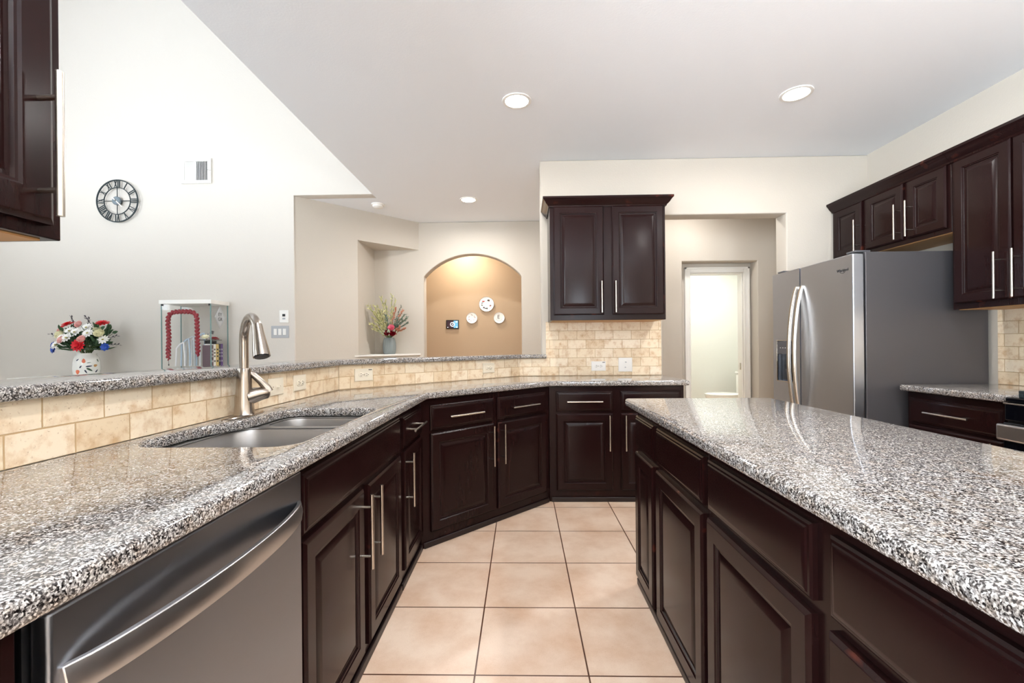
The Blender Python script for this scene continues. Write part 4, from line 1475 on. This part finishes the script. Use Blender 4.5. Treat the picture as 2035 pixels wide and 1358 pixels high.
def spray(m_st, m_lf, a, b, n, L_, w, bend=0.04):
    a = Vector(a)
    b = Vector(b)
    mid = (a + b) / 2 + Vector((0, 0, bend))
    pts = [a, a.lerp(mid, 0.6), mid, mid.lerp(b, 0.6), b]
    m_st.tube(pts, 0.0024, 5)
    d = (b - a).normalized()
    for j in range(n):
        f = 0.3 + 0.7 * j / n
        p = (a.lerp(mid, f * 2) if f < 0.5 else mid.lerp(b, f * 2 - 1))
        s = Vector((rnd.uniform(-1, 1), rnd.uniform(-1, 1), rnd.uniform(-1, 1)))
        leaf(m_lf, p, d + s * 0.75, L_ * rnd.uniform(0.7, 1.2), w, rnd.uniform(0, 3))


stm, yl, sg, co, lv, pa = MB(), MB(), MB(), MB(), MB(), MB()
for ex, ez, ey in ((-0.20, 0.42, -0.22), (-0.18, 0.38, -0.22), (-0.15, 0.42, -0.16), (-0.11, 0.41, -0.14), (-0.09, 0.55, -0.04), (-0.04, 0.48, -0.02), (0.05, 0.56, -0.02), (-0.16, 0.27, -0.2), (-0.17, 0.18, -0.2), (-0.15, 0.12, -0.18), (-0.10, 0.30, -0.15), (-0.06, 0.36, -0.1), (0.08, 0.50, 0.0), (-0.13, 0.34, -0.17)):
    spray(stm, yl, (0, 0, -0.02), (ex, ey, ez), 26, 0.046, 0.020)
for ex, ez, ey in ((0.24, 0.27, -0.03), (0.25, 0.20, -0.03), (0.22, 0.31, -0.05), (0.14, 0.25, -0.08), (-0.02, 0.30, -0.07), (0.2, 0.23, -0.07)):
    spray(stm, sg, (0, 0, -0.02), (ex, ey, ez), 40, 0.038, 0.015)
for ex, ez, ey in ((0.10, 0.39, -0.03), (0.19, 0.36, -0.03), (0.22, 0.12, -0.06), (0.17, 0.14, -0.1)):
    spray(stm, co, (0, 0, -0.02), (ex, ey, ez), 34, 0.036, 0.018)
spray(stm, lv, (0, 0, -0.05), (0.17, -0.03, 0.43), 16, 0.026, 0.014)
for k in range(14):
    a = 2 * pi * k / 14
    leaf(pa, (0.04 * cos(a), 0.04 * sin(a) - 0.01, 0.04), (cos(a), sin(a), 0.35), rnd.uniform(0.10, 0.15), 0.05, rnd.uniform(-0.4, 0.4), 0.25)
stm.build('stems', M_STEM, bq)
yl.build('yellow_green_sprays', M_LEAFL, bq, 0, 2, 0)
sg.build('sage_sprays', M_SAGE, bq, 0, 2, 0)
co.build('coral_sprigs', M_CORAL, bq, 0, 2, 0)
lv.build('lavender_sprig', M_LAV, bq, 0, 2, 0)
pa.build('pale_leaves', M_PALE, bq, 0, 2, 0)
rose(bq, (0.055, -0.10, 0.135), (0.1, -0.9, 0.5), 0.040, M_HPINK)
rose(bq, (0.075, -0.11, 0.065), (0.2, -0.9, 0.3), 0.038, M_DRED)
rose(bq, (0.005, -0.11, 0.07), (-0.1, -0.9, 0.3), 0.035, M_DRED)

# ------------------------------------------------------------------ glass display cabinet
DX0, DX1, DY0, DY1 = -3.70, -3.18, 4.463, 4.73
t = thing('display_cabinet', 'tall glass display cabinet with white top, by the living room wall', 'display cabinet', ((DX0 + DX1) / 2, (DY0 + DY1) / 2, 0))
hw, hd = (DX1 - DX0) / 2, (DY1 - DY0) / 2
MB().box(-hw - 0.012, hw + 0.012, -hd - 0.012, hd + 0.008, 1.642, 1.682).build('top', M_WPL, t, 0.002)
MB().box(-hw - 0.012, hw + 0.012, -hd - 0.012, hd + 0.008, 0.0, 0.09).build('plinth', M_WPL, t, 0.002)
for nm, b in (('glass_door', (-hw, hw, -hd, -hd + 0.004)), ('glass_back', (-hw, hw, hd - 0.004, hd)), ('glass_side', (-hw, -hw + 0.004, -hd + 0.0045, hd - 0.0045)), ('glass_side', (hw - 0.004, hw, -hd + 0.0045, hd - 0.0045))):
    MB().box(b[0], b[1], b[2], b[3], 0.09, 1.642).build(nm, M_GLASS, t)
for sx, sy in ((-hw, -hd), (hw - 0.006, -hd), (-hw, hd - 0.006), (hw - 0.006, hd - 0.006)):
    MB().box(sx - 0.001, sx + 0.007, sy - 0.001, sy + 0.007, 0.09, 1.642).build('glass_edge', M_GLASSE, t)
SH = 0.985
for z in (0.52, SH):
    MB().box(-hw + 0.006, hw - 0.006, -hd + 0.006, hd - 0.006, z, z + 0.006).build('glass_shelf', M_GLASS, t)
for sx in (-hw + 0.004, hw - 0.022):
    MB().box(sx, sx + 0.018, -hd - 0.003, -hd + 0.01, 1.622, 1.642).build('hinge', M_DARK, t)
SH += 0.0062

# books with spines to the right glass
BK = [('floral patterned book beside the white-spined book in the glass cabinet', lin(96, 74, 82), 0.030, 0.225), ('white-spined book in the glass cabinet', lin(232, 228, 222), 0.034, 0.235),
      ('mustard yellow book between white and black books in the glass cabinet', lin(202, 178, 110), 0.040, 0.235), ('black book next to the purple book in the glass cabinet', lin(34, 32, 38), 0.024, 0.24), ('purple-spined book at the end of the row in the glass cabinet', lin(92, 62, 128), 0.032, 0.24)]
y = 4.482
for lb, c, th, hh in BK:
    b = thing('book', lb, 'book', (-3.255, y + th / 2, SH), 0, 'books in the glass cabinet')
    mt = simple('book_cover', c, 0.5)
    cv = MB().box(-0.03, 0.06, -th / 2, -th / 2 + 0.003, 0, hh).box(-0.03, 0.06, th / 2 - 0.003, th / 2, 0, hh).box(0.06, 0.064, -th / 2, th / 2, 0, hh)
    cv.build('cover', mt, b)
    MB().box(-0.027, 0.0595, -th / 2 + 0.0031, th / 2 - 0.0031, 0.003, hh - 0.004).build('pages', M_WPL, b)
    tb = MB()
    for zz in (0.05, 0.1, 0.135, 0.17):
        tb.box(0.0641, 0.0646, -th * 0.25, th * 0.25, zz, zz + 0.018)
    tb.build('spine_lettering', M_GRYPL if c[0] < 0.5 else M_DARK, b)
    y += th + 0.004
cp = thing('graduation_cap', 'black flat graduation cap with red blooms lying on the row of books', 'cap', (-3.285, 4.602, SH + 0.2402))
MB().lathe([(0.055, 0.0), (0.055, 0.03), (0.0005, 0.035)], 20).build('crown', M_BLACK, cp)
MB().box(-0.07, 0.07, -0.085, 0.085, 0.036, 0.042, Matrix.Rotation(0.1, 4, 'Z')).build('board', M_BLACK, cp, 0.001)
bloom(cp, 'red_flower', (0.03, 0.02, 0.048), (0.2, -0.2, 1), 0.05, M_DRED, 8, 2, 0.2, None, 0.6)
bloom(cp, 'cream_flower', (-0.02, -0.045, 0.07), (0.2, -0.6, 0.8), 0.04, M_YEL, 8, 2, 0.2, None, 0.6)
MB().box(-0.02, 0.015, -0.02, -0.012, 0.105, 0.14, Matrix.Rotation(0.25, 4, 'Y')).tube([(-0.02, -0.03, 0.04), (-0.01, -0.016, 0.11)], 0.003, 6).build('tag_card', M_GREYP, cp)

# braided red garland hung as an upside-down U behind the door glass
gt = thing('braided_garland', 'thick red braided ribbon garland hung behind the front glass of the display cabinet', 'garland', (-3.50, 4.497, 1.05))
path = []
for k in range(41):
    z = 0.02 + (0.42 - 0.02) * k / 40
    path.append(Vector((-0.150 - 0.004 * sin(k * 0.2), 0, z)))
for k in range(1, 24):
    a = pi - pi * k / 24
    path.append(Vector((0.150 * (abs(cos(a)) ** 0.55) * (1 if cos(a) > 0 else -1), 0, 0.42 + 0.095 * (sin(a) ** 0.6))))
for k in range(41):
    z = 0.42 - (0.42 - 0.05) * k / 40
    path.append(Vector((0.150 + 0.008 * k / 40, 0, z)))
# resample
seg_ = [0.0]
for a, b in zip(path, path[1:]):
    seg_.append(seg_[-1] + (b - a).length)
def at_len(s):
    for i in range(1, len(seg_)):
        if seg_[i] >= s:
            f = (s - seg_[i - 1]) / max(1e-6, seg_[i] - seg_[i - 1])
            return path[i - 1].lerp(path[i], f), (path[i] - path[i - 1]).normalized()
    return path[-1], (path[-1] - path[-2]).normalized()
m = MB()
s_ = 0.0
k = 0
while s_ < seg_[-1]:
    p, d = at_len(s_)
    side = Vector((0, 1, 0)).cross(d).normalized()
    sg_ = 1 if k % 2 == 0 else -1
    ax = (d * 0.74 + side * sg_ * 0.67).normalized()
    e3 = Vector((0, 1, 0))
    e2 = ax.cross(e3).normalized()
    Mx = Matrix((ax, e2, e3)).transposed()
    end = min(1.0, 0.45 + s_ / 0.06, 0.45 + (seg_[-1] - s_) / 0.06)
    m.ball(p + side * sg_ * -0.004, 0.030 * end, 0.0145 * end, 0.018 * end, 10, 6, Mx.to_4x4())
    s_ += 0.0185
    k += 1
m.build('braid', simple('red_satin', lin(146, 26, 44), 0.35), gt, 0, 2, 60)
tail = MB()
tail.tube([(-0.152, 0, 0.02), (-0.150, 0, -0.036)], 0.002, 6).ball((-0.150, 0, -0.034), 0.006, 0.006, 0.012, 8, 5)
tail.build('tassel_cord', M_DARK, gt)
# white cords and stoles gathered under the garland
cw = [simple('cord_white', lin(240, 240, 242), 0.5), simple('cord_blue', lin(190, 208, 224), 0.5), simple('cord_silver', lin(206, 210, 214), 0.4)]
ws = [(-0.085, 0.245, 'outermost white cord draped under the red garland'), (-0.05, 0.285, 'pale blue cord second from left under the red garland'), (-0.02, 0.31, 'silver cord in the middle under the red garland'),
      (0.02, 0.33, 'white cord second from right under the red garland'), (0.055, 0.345, 'pale blue cord nearest the right leg of the red garland')]
for i, (dx, zt, lb) in enumerate(ws):
    g = MB()
    yy = 4.545 + 0.022 * i
    ptsl = []
    for k in range(21):
        f = k / 20
        if f < 0.75:
            ptsl.append((dx * 1.1 - 0.045 + 0.012 * f, 0, 0.0052 + (zt - 0.06) * f / 0.75))
        else:
            q = (f - 0.75) / 0.25
            ptsl.append((dx * 1.1 - 0.036 + 0.075 * q, 0, zt - 0.055 + 0.06 * sin(q * pi / 2)))
    for k in range(1, 16):
        f = k / 15
        ptsl.append((dx * 1.1 + 0.039 + 0.012 * sin(f * 2), 0, zt + 0.005 - (zt) * f))
    g.tube(ptsl, 0.0078, 8)
    o = g.build('honor_cord', cw[i % 3], None, 0, 2, 60)
    o.location = (-3.475, yy, SH + 0.0032)
    tag(o, lb, 'cord', 'cords hanging in the glass cabinet')
# diamond plaque on the right glass
pq = thing('diamond_plaque', 'grey diamond-shaped plaque with dark lettering fixed to the right glass of the display cabinet', 'plaque', (-3.1795, 4.597, 1.508), pi / 2)
MB().add([(-0.082, -0.0005, 0), (0, -0.0005, -0.118), (0.082, -0.0005, 0), (0, -0.0005, 0.118), (-0.082, -0.004, 0), (0, -0.004, -0.118), (0.082, -0.004, 0), (0, -0.004, 0.118)],
         [(0, 1, 2, 3), (7, 6, 5, 4), (0, 4, 5, 1), (1, 5, 6, 2), (2, 6, 7, 3), (3, 7, 4, 0)]).build('board', simple('plaque_grey', lin(186, 188, 190), 0.4), pq)
for body, dz in (('EY', 0.028), ('GR', -0.022)):
    text_mesh(body, 0.05, M_DARK, 'lettering', pq, Matrix.Translation((0, -0.0045, dz)) @ Matrix.Rotation(pi / 2, 4, 'X'))
fr = MB()
for a, b in (((-0.07, 0), (0, -0.101)), ((0, -0.101), (0.07, 0)), ((0.07, 0), (0, 0.101)), ((0, 0.101), (-0.07, 0))):
    fr.tube([(a[0], -0.0045, a[1]), (b[0], -0.0045, b[1])], 0.003, 6)
fr.build('border', M_GRYPL, pq)
